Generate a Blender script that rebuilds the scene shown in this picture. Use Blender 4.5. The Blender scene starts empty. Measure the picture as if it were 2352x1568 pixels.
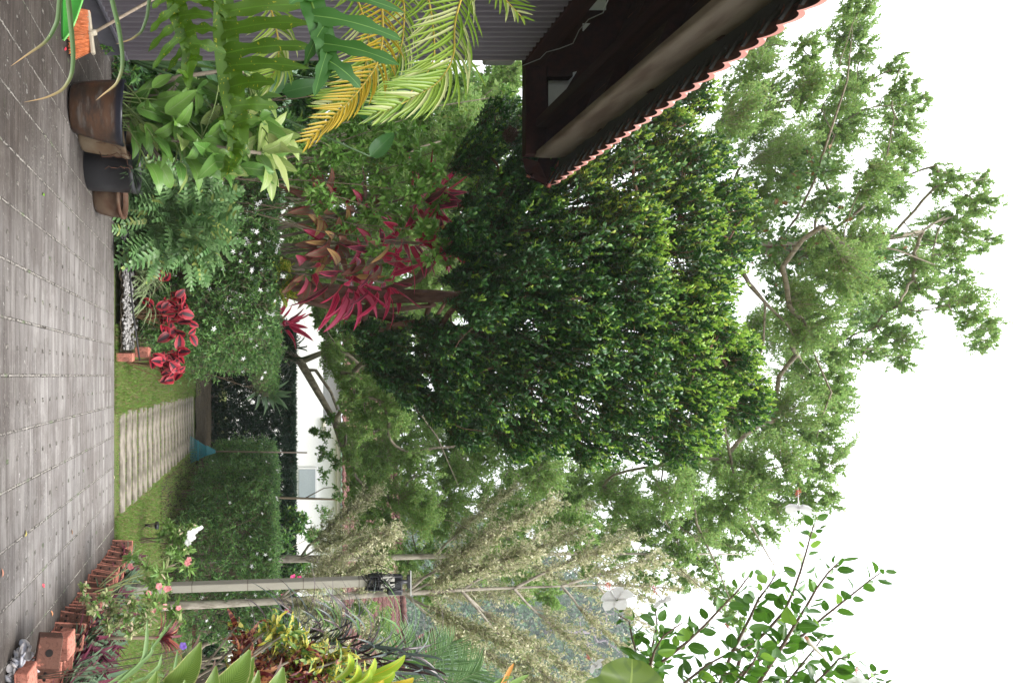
import bpy, math, random
import numpy as np
from math import radians, sin, cos, pi

# ------------------------------------------------------------------ camera, sky, sun
scene = bpy.context.scene
C = scene.collection
F = 1568.0      # focal length in the units of a 2352 px wide picture (24 mm)
H = 1.4         # eye height above the driveway
cam_d = bpy.data.cameras.new('camera')
cam_d.sensor_fit = 'HORIZONTAL'; cam_d.sensor_width = 36.0; cam_d.lens = 24.0
cam_d.shift_x = 0.230; cam_d.shift_y = 0.0332
cam_d.clip_start = 0.05; cam_d.clip_end = 2000
cam = bpy.data.objects.new('camera', cam_d); C.objects.link(cam)
from mathutils import Matrix, Vector
# portrait photograph shown lying on its side: camera right = world up
R = Matrix(((0, -1, 0), (0, 0, -1), (1, 0, 0)))
cam.matrix_world = Matrix.Translation((0, 0, H)) @ R.to_4x4()
scene.camera = cam

SUN_EL, SUN_AZ = radians(66), radians(150)      # azimuth clockwise from +Y
wd = bpy.data.worlds.new('World'); scene.world = wd; wd.use_nodes = True
nt = wd.node_tree; nt.nodes.clear()
sky = nt.nodes.new('ShaderNodeTexSky'); sky.sky_type = 'NISHITA'; sky.sun_disc = False
sky.sun_elevation = SUN_EL; sky.sun_rotation = SUN_AZ
sky.air_density = 1.5; sky.dust_density = 5.0; sky.ozone_density = 1.0
hs = nt.nodes.new('ShaderNodeHueSaturation'); hs.inputs['Saturation'].default_value = 0.35
ov = nt.nodes.new('ShaderNodeMix'); ov.data_type = 'RGBA'; ov.inputs[0].default_value = 0.8
ov.inputs[7].default_value = (7.5, 7.6, 7.8, 1)     # bright overcast veil
tc = nt.nodes.new('ShaderNodeTexCoord'); sx_ = nt.nodes.new('ShaderNodeSeparateXYZ'); nt.links.new(tc.outputs['Generated'], sx_.inputs[0])
mr = nt.nodes.new('ShaderNodeMapRange'); nt.links.new(sx_.outputs[2], mr.inputs[0]); mr.inputs[1].default_value = 0.0; mr.inputs[2].default_value = 1.0
mr.inputs[3].default_value = 3.6; mr.inputs[4].default_value = 12.5
vc = nt.nodes.new('ShaderNodeVectorMath'); vc.operation = 'SCALE'; vc.inputs[0].default_value = (.985, .995, 1.03); nt.links.new(mr.outputs[0], vc.inputs['Scale'])
nt.links.new(vc.outputs[0], ov.inputs[7])
bg = nt.nodes.new('ShaderNodeBackground'); bg.inputs[1].default_value = 0.12
wo = nt.nodes.new('ShaderNodeOutputWorld')
nt.links.new(sky.outputs[0], hs.inputs['Color']); nt.links.new(hs.outputs[0], ov.inputs[6])
nt.links.new(ov.outputs[2], bg.inputs[0]); nt.links.new(bg.outputs[0], wo.inputs[0])
sd = bpy.data.lights.new('sun', 'SUN'); sd.energy = 1.5; sd.angle = radians(25); sd.color = (1, .96, .9)
sun = bpy.data.objects.new('sun', sd); C.objects.link(sun)
sv = Vector((sin(SUN_AZ)*cos(SUN_EL), cos(SUN_AZ)*cos(SUN_EL), sin(SUN_EL)))
sun.rotation_euler = sv.to_track_quat('Z', 'Y').to_euler(); sun.location = (0, 0, 40)
scene.view_settings.view_transform = 'Standard'; scene.view_settings.look = 'None'
scene.view_settings.exposure = 1.58; scene.view_settings.gamma = 1
scene.cycles.max_bounces = 6; scene.cycles.diffuse_bounces = 3; scene.cycles.glossy_bounces = 2
scene.cycles.transmission_bounces = 4; scene.cycles.transparent_max_bounces = 8

# ------------------------------------------------------------------ helpers
rng = np.random.default_rng(11)
random.seed(5)
def W(px, py, y):
    return np.array([(py-862.)*y/F, y, H+(px-635.)*y/F])
def WL(pts, y, y1=None):
    n = len(pts); y1 = y if y1 is None else y1
    return np.array([W(p[0], p[1], (p[2] if len(p) > 2 else y+(y1-y)*i/max(1, n-1))) for i, p in enumerate(pts)])
def zdrive(y): return -.0638*y
ZL = -.513                                     # lawn level
def nrm(v):
    v = np.asarray(v, float); return v/(np.linalg.norm(v, axis=-1, keepdims=True)+1e-9)

class MB:
    def __init__(s): s.V = []; s.Fa = []; s.U = []; s.M = []; s.S = []; s.n = 0
    def add(s, V, Fc, uv=None, mat=0, smooth=False):
        V = np.asarray(V, float).reshape(-1, 3); Fc = np.asarray(Fc, int)
        s.V.append(V); s.Fa.append(Fc + s.n); s.n += len(V)
        s.U.append(np.zeros((Fc.size, 2)) if uv is None else np.asarray(uv, float).reshape(-1, 2))
        s.M.append((mat, len(Fc))); s.S.append((smooth, len(Fc)))
    def box(s, c, d, rot=None, mat=0, bev=0):
        x, y, z = np.array(d)/2
        if bev:
            b = min(bev, x*.45, y*.45, z*.45)
            bm_v = []
            for sx in (-1, 1):
                for sy in (-1, 1):
                    for sz in (-1, 1):
                        bm_v += [(sx*x, sy*(y-b), sz*(z-b)), (sx*(x-b), sy*y, sz*(z-b)), (sx*(x-b), sy*(y-b), sz*z)]
            V = np.array(bm_v)
            def i(sx, sy, sz, k): return ((sx*2+sy)*2+sz)*3+k
            q = []; t = []
            for a in (0, 1):
                q.append([i(a, 0, 0, 0), i(a, 1, 0, 0), i(a, 1, 1, 0), i(a, 0, 1, 0)][::(1 if a else -1)])
                q.append([i(0, a, 0, 1), i(0, a, 1, 1), i(1, a, 1, 1), i(1, a, 0, 1)][::(1 if a else -1)])
                q.append([i(0, 0, a, 2), i(1, 0, a, 2), i(1, 1, a, 2), i(0, 1, a, 2)][::(1 if a else -1)])
            for a in (0, 1):
                for b2 in (0, 1):
                    e = [i(0, a, b2, 1), i(1, a, b2, 1), i(1, a, b2, 2), i(0, a, b2, 2)]; q.append(e if (a != b2) == False else e[::-1])
                    e = [i(a, 0, b2, 0), i(a, 1, b2, 0), i(a, 1, b2, 2), i(a, 0, b2, 2)]; q.append(e)
                    e = [i(a, b2, 0, 0), i(a, b2, 1, 0), i(a, b2, 1, 1), i(a, b2, 0, 1)]; q.append(e)
            for a in (0, 1):
                for b2 in (0, 1):
                    for c2 in (0, 1): t.append([i(a, b2, c2, 0), i(a, b2, c2, 1), i(a, b2, c2, 2)])
            if rot is not None: V = V @ np.array(rot).T
            n0 = s.n
            s.add(V+np.array(c), q, mat=mat)
            s.n -= len(V); s.V.pop(); s.V.append(V+np.array(c)); s.n += len(V)
            s.Fa.append(np.array(t)+n0); s.U.append(np.zeros((len(t)*3, 2))); s.M.append((mat, len(t))); s.S.append((False, len(t)))
            return
        V = np.array([(a*x, b*y, c_*z) for a in (-1, 1) for b in (-1, 1) for c_ in (-1, 1)])
        if rot is not None: V = V @ np.array(rot).T
        s.add(V+np.array(c), [[0, 1, 3, 2], [4, 6, 7, 5], [0, 4, 5, 1], [2, 3, 7, 6], [0, 2, 6, 4], [1, 5, 7, 3]], mat=mat)
    def tube(s, P, r, k=6, mat=0, cap=True):
        P = np.asarray(P, float); n = len(P)
        r = np.broadcast_to(np.asarray(r, float), (n,))
        T = np.gradient(P, axis=0); T = nrm(T)
        ref = np.array([0, 0, 1.]) if abs(T[0][2]) < .9 else np.array([1., 0, 0])
        A = nrm(np.cross(T, ref)); B = np.cross(T, A)
        a = np.linspace(0, 2*pi, k, endpoint=False)
        V = P[:, None]+r[:, None, None]*(A[:, None]*np.cos(a)[None, :, None]+B[:, None]*np.sin(a)[None, :, None])
        i = np.arange(n-1)[:, None]*k; j = np.arange(k)[None]; j2 = (j+1) % k
        Fc = np.stack([i+j, i+j2, i+k+j2, i+k+j], -1).reshape(-1, 4)
        vv = np.linspace(0, 1, n); u = np.arange(k+1)/k
        uv = np.stack([np.broadcast_to(np.stack([u[:-1], u[1:], u[1:], u[:-1]], -1)[None], (n-1, k, 4)),
                       np.broadcast_to(np.stack([vv[:-1], vv[:-1], vv[1:], vv[1:]], -1)[:, None], (n-1, k, 4))], -1)
        n0 = s.n
        s.add(V.reshape(-1, 3), Fc, uv, mat, True)
        if cap:
            for base, rv in ((0, False), ((n-1)*k, True)):
                f = np.arange(k)+base+n0
                s.Fa.append((f if rv else f[::-1])[None]); s.U.append(np.zeros((k, 2))); s.M.append((mat, 1)); s.S.append((False, 1))
    def lathe(s, prof, c=(0, 0, 0), k=32, mat=0, smooth=True, ax=None):
        P = np.asarray(prof, float); n = len(P)
        a = np.linspace(0, 2*pi, k, endpoint=False)
        V = np.stack([P[:, 0:1]*np.cos(a), P[:, 0:1]*np.sin(a), np.broadcast_to(P[:, 1:2], (n, k))], -1).reshape(-1, 3)
        if ax is not None: V = V @ np.array(ax).T
        i = np.arange(n-1)[:, None]*k; j = np.arange(k)[None]; j2 = (j+1) % k
        s.add(V+np.array(c), np.stack([i+j, i+j2, i+k+j2, i+k+j], -1).reshape(-1, 4), None, mat, smooth)
    def inst(s, T, pos, d, n, sc, mat=0, smooth=False, sx=1.0):
        """place leaf template T=(verts,faces,uv) at N positions, +Y along d, +Z near n"""
        V, Fc, uv = T; N = len(pos)
        if N == 0: return
        d = nrm(d); x = nrm(np.cross(d, n)); z = np.cross(x, d)
        sc = np.broadcast_to(np.asarray(sc, float), (N,))
        M = np.stack([x*sx, d, z], 1)*sc[:, None, None]
        VV = np.einsum('vk,nkc->nvc', V, M)+np.asarray(pos)[:, None]
        k = len(V); FF = Fc[None]+(np.arange(N)*k)[:, None, None]
        s.add(VV.reshape(-1, 3), FF.reshape(-1, Fc.shape[1]), np.broadcast_to(uv[None], (N,)+uv.shape), mat, smooth)
    def sticks(s, A, B, r0, r1, mat=0):
        A = np.asarray(A); B = np.asarray(B); N = len(A)
        if N == 0: return
        t = nrm(B-A); ref = np.where(np.abs(t[:, 2:3]) < .9, np.array([[0, 0, 1.]]), np.array([[1., 0, 0]]))
        u = nrm(np.cross(t, ref)); v = np.cross(t, u)
        a = np.array([0, 2*pi/3, 4*pi/3]); r0 = np.broadcast_to(r0, (N,)); r1 = np.broadcast_to(r1, (N,))
        o = u[:, None]*np.cos(a)[None, :, None]+v[:, None]*np.sin(a)[None, :, None]
        V = np.concatenate([A[:, None]+o*r0[:, None, None], B[:, None]+o*r1[:, None, None]], 1)
        Fc = np.array([[0, 1, 4, 3], [1, 2, 5, 4], [2, 0, 3, 5]])
        s.add(V.reshape(-1, 3), (Fc[None]+(np.arange(N)*6)[:, None, None]).reshape(-1, 4), None, mat, True)
    def build(s, name, mats, parent=None, local=False):
        if not isinstance(mats, (list, tuple)): mats = [mats]
        V = np.concatenate(s.V)
        if parent is not None and not local: V = V-np.array(root_loc(parent))
        me = bpy.data.meshes.new(name)
        tot = np.concatenate([np.full(len(f), f.shape[1]) for f in s.Fa])
        lv = np.concatenate([f.ravel() for f in s.Fa])
        me.vertices.add(len(V)); me.vertices.foreach_set('co', V.astype(np.float32).ravel())
        me.loops.add(len(lv)); me.loops.foreach_set('vertex_index', lv.astype(np.int32))
        me.polygons.add(len(tot)); me.polygons.foreach_set('loop_start', (np.cumsum(tot)-tot).astype(np.int32))
        me.polygons.foreach_set('material_index', np.concatenate([np.full(k, m) for m, k in s.M]).astype(np.int32))
        me.polygons.foreach_set('use_smooth', np.concatenate([np.full(k, m) for m, k in s.S]).astype(bool))
        me.update(calc_edges=True)
        ul = me.uv_layers.new(name='UVMap'); ul.data.foreach_set('uv', np.concatenate(s.U).astype(np.float32).ravel())
        for m in mats: me.materials.append(m)
        o = bpy.data.objects.new(name, me); C.objects.link(o)
        if parent is not None: o.parent = parent
        return o
def root_loc(o):
    l = np.zeros(3)
    while o is not None: l += np.array(o.location); o = o.parent
    return l
def tag(o, label, cat, group=None, kind=None):
    if label: o['label'] = label
    if cat: o['category'] = cat
    if group: o['group'] = group
    if kind: o['kind'] = kind
    return o
def thing(name, label, cat, loc=(0, 0, 0), group=None, rot=None):
    o = bpy.data.objects.new(name, None); C.objects.link(o); o.location = [float(v) for v in loc]; o.empty_display_size = .1
    if rot: o.rotation_euler = rot
    return tag(o, label, cat, group)
def struct(o): o['kind'] = 'structure'; return o
def rotm(ax, a): return np.array(Matrix.Rotation(a, 3, ax))

# leaf templates ------------------------------------------------------
def T_dia(w=.4, fold=.08, mid=.45, droop=.1):
    V = np.array([[0, 0, 0], [-w/2, mid, fold], [0, 1, -droop], [w/2, mid, fold]])
    return V, np.array([[0, 3, 2], [0, 2, 1]]), np.array([[.5, 0], [1, .5], [.5, 1], [.5, 0], [.5, 1], [0, .5]])
def T_hex(w=.5, fold=.06, droop=.15, a=.3, b=.75, wb=.8):
    V = np.array([[0, 0, 0], [-w/2, a, fold], [-w/2*wb, b, fold-droop*.5], [0, 1, -droop], [w/2*wb, b, fold-droop*.5], [w/2, a, fold], [0, .5, .0]])
    Fc = np.array([[0, 5, 6], [5, 4, 6], [4, 3, 6], [3, 2, 6], [2, 1, 6], [1, 0, 6]])
    U = {0: (.5, 0), 1: (0, a), 2: (0, b), 3: (.5, 1), 4: (1, b), 5: (1, a), 6: (.5, .5)}
    return V, Fc, np.array([U[i] for f in Fc for i in f])
def T_grid(n=8, w=.3, prof=None, droop=.3, fold=.1, wave=0., wf=3, up=0.):
    prof = prof or (lambda t: math.sin(pi*min(1, t*1.0)**.8)**.8 if 0 < t < 1 else 0.02)
    V = []; U = []
    y = z = 0.; a = up
    for i in range(n+1):
        t = i/n
        ww = max(.004, w*prof(t))/2
        for j, s_ in enumerate((-1, -.5, 0, .5, 1)):
            V.append((s_*ww, y, z+abs(s_)*ww*fold*2+wave*ww*sin(wf*2*pi*t+(1.5 if s_ > 0 else 0))*abs(s_)))
            U.append(((s_+1)/2, t))
        y += cos(a)/n; z += sin(a)/n; a -= droop/n*2
    Fc = []
    for i in range(n):
        for j in range(4):
            k = i*5+j; Fc.append([k, k+1, k+6, k+5])
    Fc = np.array(Fc); U = np.array(U)
    return np.array(V), Fc, U[Fc.ravel()]
def ell(p=.8, q=.8): return lambda t: (max(1e-4, sin(pi*t**p))**q)
def strap(t): return min(1, t*6+.5)*(1-t**3)**.8+.01

def rand_dirs(N): return nrm(rng.normal(size=(N, 3)))
def jit(d, k): return nrm(d+k*rng.normal(size=d.shape))

# materials -------------------------------------------------------------
def newmat(name):
    m = bpy.data.materials.new(name); m.use_nodes = True; m.node_tree.nodes.clear(); return m, m.node_tree
def nd(t, kind, **kw):
    n = t.nodes.new(kind)
    for k, v in kw.items():
        if k in n.bl_rna.properties: setattr(n, k, v)
        else: n.inputs[k].default_value = v
    return n
class NX:
    """tiny node expression helper"""
    def __init__(s, t): s.t = t
    def m(s, op, a, b=0., c=0.):
        n = s.t.nodes.new('ShaderNodeMath'); n.operation = op
        for i, v in enumerate((a, b, c)):
            if isinstance(v, (int, float)): n.inputs[i].default_value = v
            else: s.t.links.new(v, n.inputs[i])
        return n.outputs[0]
    def ramp(s, v, lo, hi):
        n = s.t.nodes.new('ShaderNodeMapRange'); n.interpolation_type = 'SMOOTHSTEP'
        s.t.links.new(v, n.inputs[0]); n.inputs[1].default_value = lo; n.inputs[2].default_value = hi
        return n.outputs[0]
    def mix(s, f, a, b, mode='MIX'):
        n = s.t.nodes.new('ShaderNodeMix'); n.data_type = 'RGBA'; n.blend_type = mode
        for i, v in ((0, f), (6, a), (7, b)):
            if isinstance(v, (int, float)): n.inputs[i].default_value = v
            elif isinstance(v, (tuple, list)): n.inputs[i].default_value = (*v[:3], 1)
            else: s.t.links.new(v, n.inputs[i])
        return n.outputs[2]
    def noise(s, scale, detail=4, vec=None, rough=.55, out=0, dist=0.):
        n = s.t.nodes.new('ShaderNodeTexNoise'); n.inputs['Scale'].default_value = scale; n.inputs['Detail'].default_value = detail
        n.inputs['Roughness'].default_value = rough; n.inputs['Distortion'].default_value = dist
        if vec is not None: s.t.links.new(vec, n.inputs['Vector'])
        return n.outputs[out]
    def coord(s, which='Object', sc=None, loc=None, rot=None):
        n = s.t.nodes.new('ShaderNodeTexCoord'); o = n.outputs[which]
        if sc or loc or rot:
            mp = s.t.nodes.new('ShaderNodeMapping')
            if sc: mp.inputs['Scale'].default_value = sc
            if loc: mp.inputs['Location'].default_value = loc
            if rot: mp.inputs['Rotation'].default_value = rot
            s.t.links.new(o, mp.inputs[0]); o = mp.outputs[0]
        return o
    def sep(s, v):
        n = s.t.nodes.new('ShaderNodeSeparateXYZ'); s.t.links.new(v, n.inputs[0]); return n.outputs
    def bump(s, h, strength=.4, dist=.01):
        n = s.t.nodes.new('ShaderNodeBump'); n.inputs['Strength'].default_value = strength; n.inputs['Distance'].default_value = dist
        s.t.links.new(h, n.inputs['Height']); return n.outputs[0]
    def out(s, col, rough=.8, spec=.5, normal=None, metal=0., trans=0., tcol=None):
        p = s.t.nodes.new('ShaderNodeBsdfPrincipled')
        if isinstance(col, (tuple, list)): p.inputs['Base Color'].default_value = (*col[:3], 1)
        else: s.t.links.new(col, p.inputs['Base Color'])
        if isinstance(rough, (int, float)): p.inputs['Roughness'].default_value = rough
        else: s.t.links.new(rough, p.inputs['Roughness'])
        p.inputs['Specular IOR Level'].default_value = spec; p.inputs['Metallic'].default_value = metal
        if normal is not None: s.t.links.new(normal, p.inputs['Normal'])
        o = s.t.nodes.new('ShaderNodeOutputMaterial'); sh = p.outputs[0]
        if trans > 0:
            tr = s.t.nodes.new('ShaderNodeBsdfTranslucent'); c2 = col if tcol is None else tcol
            if isinstance(c2, (tuple, list)): tr.inputs[0].default_value = (*c2[:3], 1)
            else: s.t.links.new(c2, tr.inputs[0])
            mx = s.t.nodes.new('ShaderNodeMixShader'); mx.inputs[0].default_value = trans
            s.t.links.new(sh, mx.inputs[1]); s.t.links.new(tr.outputs[0], mx.inputs[2]); sh = mx.outputs[0]
        s.t.links.new(sh, o.inputs[0])
def leafmat(name, c1, c2, rough=.42, trans=.22, mid=None, midw=.035, edge=None, edge0=.35, spots=None, spot=(30, .55), side=None, sidef=16, spec=.4, rare=None, tip=None):
    m, t = newmat(name); x = NX(t)
    g = t.nodes.new('ShaderNodeNewGeometry'); r = g.outputs['Random Per Island']
    col = x.mix(r, c1, c2)
    if rare:     # (colour, share)
        col = x.mix(x.m('GREATER_THAN', x.m('FRACT', x.m('MULTIPLY', r, 17.3)), 1-rare[1]), col, rare[0])
    if edge or mid or side or spots or tip:
        u = x.sep(x.coord('UV')); d = x.m('ABSOLUTE', x.m('SUBTRACT', u[0], .5))
        if side:
            w = x.m('SINE', x.m('MULTIPLY', x.m('SUBTRACT', u[1], x.m('MULTIPLY', d, .5)), sidef*6.28))
            col = x.mix(x.m('MULTIPLY', x.ramp(w, .3, 1), .5), col, side)
        if spots:
            n = x.noise(spot[0], 2)
            col = x.mix(x.ramp(n, spot[1], spot[1]+.04), col, spots)
        if edge: col = x.mix(x.ramp(x.m('ADD', d, x.m('MULTIPLY', x.noise(40, 2), .1)), edge0, edge0+.08), col, edge)
        if mid: col = x.mix(x.ramp(d, midw, midw*.5), col, mid)
        if tip: col = x.mix(x.ramp(u[1], tip[1], 1), col, tip[0])
    x.out(col, rough, spec, trans=trans)
    return m
def plain(name, c, rough=.7, spec=.4, c2=None, scale=20, bump=0, metal=0., trans=0., sc=None, detail=5):
    m, t = newmat(name); x = NX(t)
    v = x.coord('Object', sc=sc)
    n = x.noise(scale, detail, v)
    col = x.mix(x.ramp(n, .35, .68), c, c2) if c2 else x.mix(n, tuple(k*.85 for k in c), tuple(min(1, k*1.12) for k in c))
    x.out(col, rough, spec, x.bump(n, bump, .01) if bump else None, metal, trans)
    return m

# ground materials
def mat_paving():
    m, t = newmat('paving'); x = NX(t); co = x.coord('Object'); s_ = x.sep(co)
    wob = x.m('MULTIPLY', x.m('SUBTRACT', x.noise(30, 3, co), .5), .012)
    u = x.m('ADD', x.m('DIVIDE', x.m('ADD', s_[0], wob), .357), 40)
    v = x.m('DIVIDE', x.m('ADD', s_[1], x.m('MULTIPLY', wob, .5)), .197)
    fu = x.m('ABSOLUTE', x.m('SUBTRACT', x.m('FRACT', x.m('ADD', u, .5)), .5))      # 0 on solid joints
    fm = x.m('ABSOLUTE', x.m('SUBTRACT', x.m('FRACT', u), .5))                      # 0 on mid lines
    fv = x.m('ABSOLUTE', x.m('SUBTRACT', x.m('FRACT', v), .5))
    fv2 = x.m('ABSOLUTE', x.m('SUBTRACT', x.m('FRACT', x.m('MULTIPLY', v, 2)), .5))
    fv3 = x.m('ABSOLUTE', x.m('SUBTRACT', x.m('FRACT', x.m('MULTIPLY', v, 4)), .5))
    j1 = x.ramp(fu, .034, .026); jpale = x.ramp(fu, .016, .009)
    hole = x.m('MULTIPLY', x.ramp(x.noise(9, 2, co), .26, .40), x.m('MULTIPLY', x.ramp(fm, .046, .036), x.ramp(fv, .13, .10)))
    j2 = x.ramp(fv2, .045, .012)
    j3 = x.m('MULTIPLY', x.ramp(fv3, .09, .02), .55)
    brk = x.ramp(x.noise(2.2, 4, co), .42, .62)
    j1 = x.m('MULTIPLY', j1, x.m('ADD', .45, x.m('MULTIPLY', x.ramp(x.noise(5, 5, co, .7), .40, .55), .55)))
    joint = x.m('MAXIMUM', x.m('MAXIMUM', j1, hole), x.m('MULTIPLY', x.m('MAXIMUM', j2, j3), x.m('ADD', .22, x.m('MULTIPLY', brk, .6))))
    # per paver tone
    wn = t.nodes.new('ShaderNodeTexWhiteNoise'); wn.noise_dimensions = '2D'
    cb = t.nodes.new('ShaderNodeCombineXYZ')
    t.links.new(x.m('FLOOR', u), cb.inputs[0]); t.links.new(x.m('FLOOR', x.m('ADD', x.m('MULTIPLY', v, 2), .5)), cb.inputs[1])
    t.links.new(cb.outputs[0], wn.inputs['Vector'])
    base = x.mix(wn.outputs[0], (.19, .178, .17), (.325, .31, .295))
    fine = x.noise(160, 3, co)
    base = x.mix(x.ramp(fine, .35, .7), x.mix(.35, base, (.16, .145, .14)), base)
    streak = x.noise(1.0, 6, x.coord('Object', sc=(1.3, 16, 1)), .65)
    base = x.mix(x.m('MULTIPLY', x.ramp(streak, .44, .66), .6), base, (.10, .085, .078))
    base = x.mix(x.m('MULTIPLY', x.ramp(x.noise(1.6, 6, co, .7), .46, .60), .55), base, (.115, .098, .09))
    fine2 = x.noise(1.0, 4, x.coord('Object', sc=(2.2, 75, 1), loc=(5, 2, 0)), .6)
    base = x.mix(x.m('MULTIPLY', x.ramp(fine2, .50, .66), .6), base, (.085, .075, .07))
    base = x.mix(x.m('MULTIPLY', x.ramp(fine2, .44, .34), .35), base, (.40, .38, .36))
    blot = x.noise(.55, 5, co, .6)
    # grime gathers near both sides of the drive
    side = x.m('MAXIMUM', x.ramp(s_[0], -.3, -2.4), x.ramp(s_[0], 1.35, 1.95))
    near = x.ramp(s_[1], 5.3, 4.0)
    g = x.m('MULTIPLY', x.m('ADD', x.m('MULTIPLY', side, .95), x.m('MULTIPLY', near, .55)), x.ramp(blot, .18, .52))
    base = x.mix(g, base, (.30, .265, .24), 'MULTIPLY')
    jc = x.mix(x.ramp(x.noise(55, 4, co), .52, .62), (.035, .03, .025), (.27, .25, .22))
    jc = x.mix(x.m('MULTIPLY', x.m('MAXIMUM', jpale, x.m('MULTIPLY', hole, .25)), x.ramp(x.noise(24, 4, co), .40, .52)), jc, (.27, .25, .225))
    jc = x.mix(x.m('MULTIPLY', x.ramp(x.noise(6, 3, co), .58, .68), .6), jc, (.06, .10, .03))
    lich = x.m('MULTIPLY', x.ramp(x.noise(26, 4, co), .66, .72), x.ramp(x.noise(2, 2, co), .45, .6))
    col = x.mix(joint, base, jc); col = x.mix(x.m('MULTIPLY', lich, .7), col, (.42, .41, .38))
    h = x.m('SUBTRACT', x.m('MULTIPLY', fine, .25), joint)
    x.out(col, .82, .3, x.bump(h, .7, .012))
    return m
def mat_ground(name, a, b, c, s1=3, s2=40):
    m, t = newmat(name); x = NX(t); co = x.coord('Object')
    col = x.mix(x.ramp(x.noise(s1, 5, co), .35, .65), a, b)
    col = x.mix(x.ramp(x.noise(s2, 4, co), .5, .68), col, c)
    x.out(col, .95, .2, x.bump(x.noise(s2, 5, co), .8, .03)); return m
def mat_pot():
    m, t = newmat('glazed_pot'); x = NX(t); co = x.coord('Object'); s_ = x.sep(co)
    n = x.noise(3.5, 6, x.coord('Object', sc=(1, 1, 3)), .6)
    col = x.mix(x.ramp(n, .35, .62), (.026, .018, .014), (.075, .036, .018))
    n2 = x.noise(5, 6, x.coord('Object', sc=(1, 1, 5), loc=(3, 1, 2)), .6)
    col = x.mix(x.m('MULTIPLY', x.ramp(n2, .5, .68), .6), col, (.12, .105, .09))
    col = x.mix(x.ramp(s_[2], .37, .41), col, (.012, .013, .022))
    x.out(col, x.mix(n2, (.3, .3, .3), (.55, .55, .55)), .5, x.bump(n2, .2, .01)); return m
def mat_brick(name, dirty):
    m, t = newmat(name); x = NX(t); co = x.coord('Object')
    oi = t.nodes.new('ShaderNodeObjectInfo')
    n = x.noise(14, 6, co); col = x.mix(n, (.38, .135, .095), (.52, .225, .165))
    col = x.mix(x.ramp(x.noise(60, 4, co), .55, .62), col, (.26, .085, .06))
    d = x.ramp(x.noise(9, 6, co, .65), .30 if dirty else .44, .42 if dirty else .62)
    col = x.mix(x.m('MULTIPLY', d, .85 if dirty else .5), col, (.045, .028, .02))
    x.out(col, .9, .2, x.bump(x.noise(40, 5, co), .6, .01)); return m
def mat_tiles(name='roof_tile'):
    return plain(name, (.42, .13, .10), .8, .2, (.55, .21, .17), 6, .2)
def mat_bark(name, a, b, s=14):
    m, t = newmat(name); x = NX(t); co = x.coord('Object', sc=(1, 1, .35))
    n = x.noise(s, 7, co, .65); col = x.mix(x.ramp(n, .35, .62), a, b)
    x.out(col, .9, .2, x.bump(n, .8, .03)); return m
MP = {}
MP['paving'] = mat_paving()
MP['lawn'] = mat_ground('lawn_soil', (.08, .12, .03), (.13, .16, .045), (.16, .12, .075), 1.2, 40)
MP['soil'] = mat_ground('soil', (.028, .022, .013), (.048, .038, .022), (.10, .08, .05), 5, 45)
MP['slab'] = plain('slab', (.27, .24, .20), .9, .2, (.13, .115, .09), 5, .4)
MP['brick'] = mat_brick('brick_red', False); MP['brickd'] = mat_brick('brick_mouldy', True)
MP['hole'] = plain('brick_core', (.012, .009, .008), 1)
MP['clad'] = plain('painted_cladding', (.115, .10, .115), .5, .4, (.15, .135, .15), 2, 0, sc=(1, 1, .3))
MP['clad2'] = plain('plinth_paint', (.10, .095, .115), .6, .4, (.13, .125, .14), 5)
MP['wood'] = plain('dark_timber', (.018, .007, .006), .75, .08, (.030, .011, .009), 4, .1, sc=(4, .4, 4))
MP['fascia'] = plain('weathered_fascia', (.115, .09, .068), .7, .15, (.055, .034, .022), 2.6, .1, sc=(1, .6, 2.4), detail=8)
MP['batten'] = plain('grey_batten', (.035, .034, .032), .8, .2)
MP['white'] = plain('white_paint', (.82, .82, .82), .7, .3)
MP['grill'] = plain('pale_panel', (.45, .47, .5), .7)
MP['tile'] = mat_tiles()
MP['bark'] = mat_bark('bark_grey', (.16, .13, .10), (.30, .26, .20))
MP['barkr'] = mat_bark('bark_red', (.10, .055, .04), (.18, .105, .075))
MP['twig'] = plain('twig', (.22, .17, .12), .9, .2)
MP['twigp'] = plain('twig_pale', (.36, .31, .24), .9, .2)
MP['twigr'] = plain('twig_red', (.12, .06, .04), .9, .2)
# ================================================================== GROUND
b = MB()
xs = np.linspace(-8, 1.97, 40); ys = np.linspace(-4, 8.04, 50)
b.add([(-8, -4, zdrive(-4)), (1.97, -4, zdrive(-4)), (1.97, 8.04, zdrive(8.04)), (-8, 8.04, zdrive(8.04)),
       (-8, 8.04, -.8), (1.97, 8.04, -.8), (1.97, -4, -.8)],
      [[0, 1, 2, 3], [3, 2, 5, 4], [2, 1, 6, 5]])
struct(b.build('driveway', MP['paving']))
def blob_sheet(name, mat, x0, x1, y0, y1, zf, n=60, noise=.02, kind='structure'):
    b = MB(); X, Y = np.meshgrid(np.linspace(x0, x1, n), np.linspace(y0, y1, n))
    Z = zf(X, Y)+rng.normal(size=X.shape)*noise
    i = np.arange(n-1)[:, None]*n+np.arange(n-1)[None]
    b.add(np.stack([X, Y, Z], -1).reshape(-1, 3), np.stack([i, i+1, i+n+1, i+n], -1).reshape(-1, 4), None, 0, True)
    o = b.build(name, mat); o['kind'] = kind; return o
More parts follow.
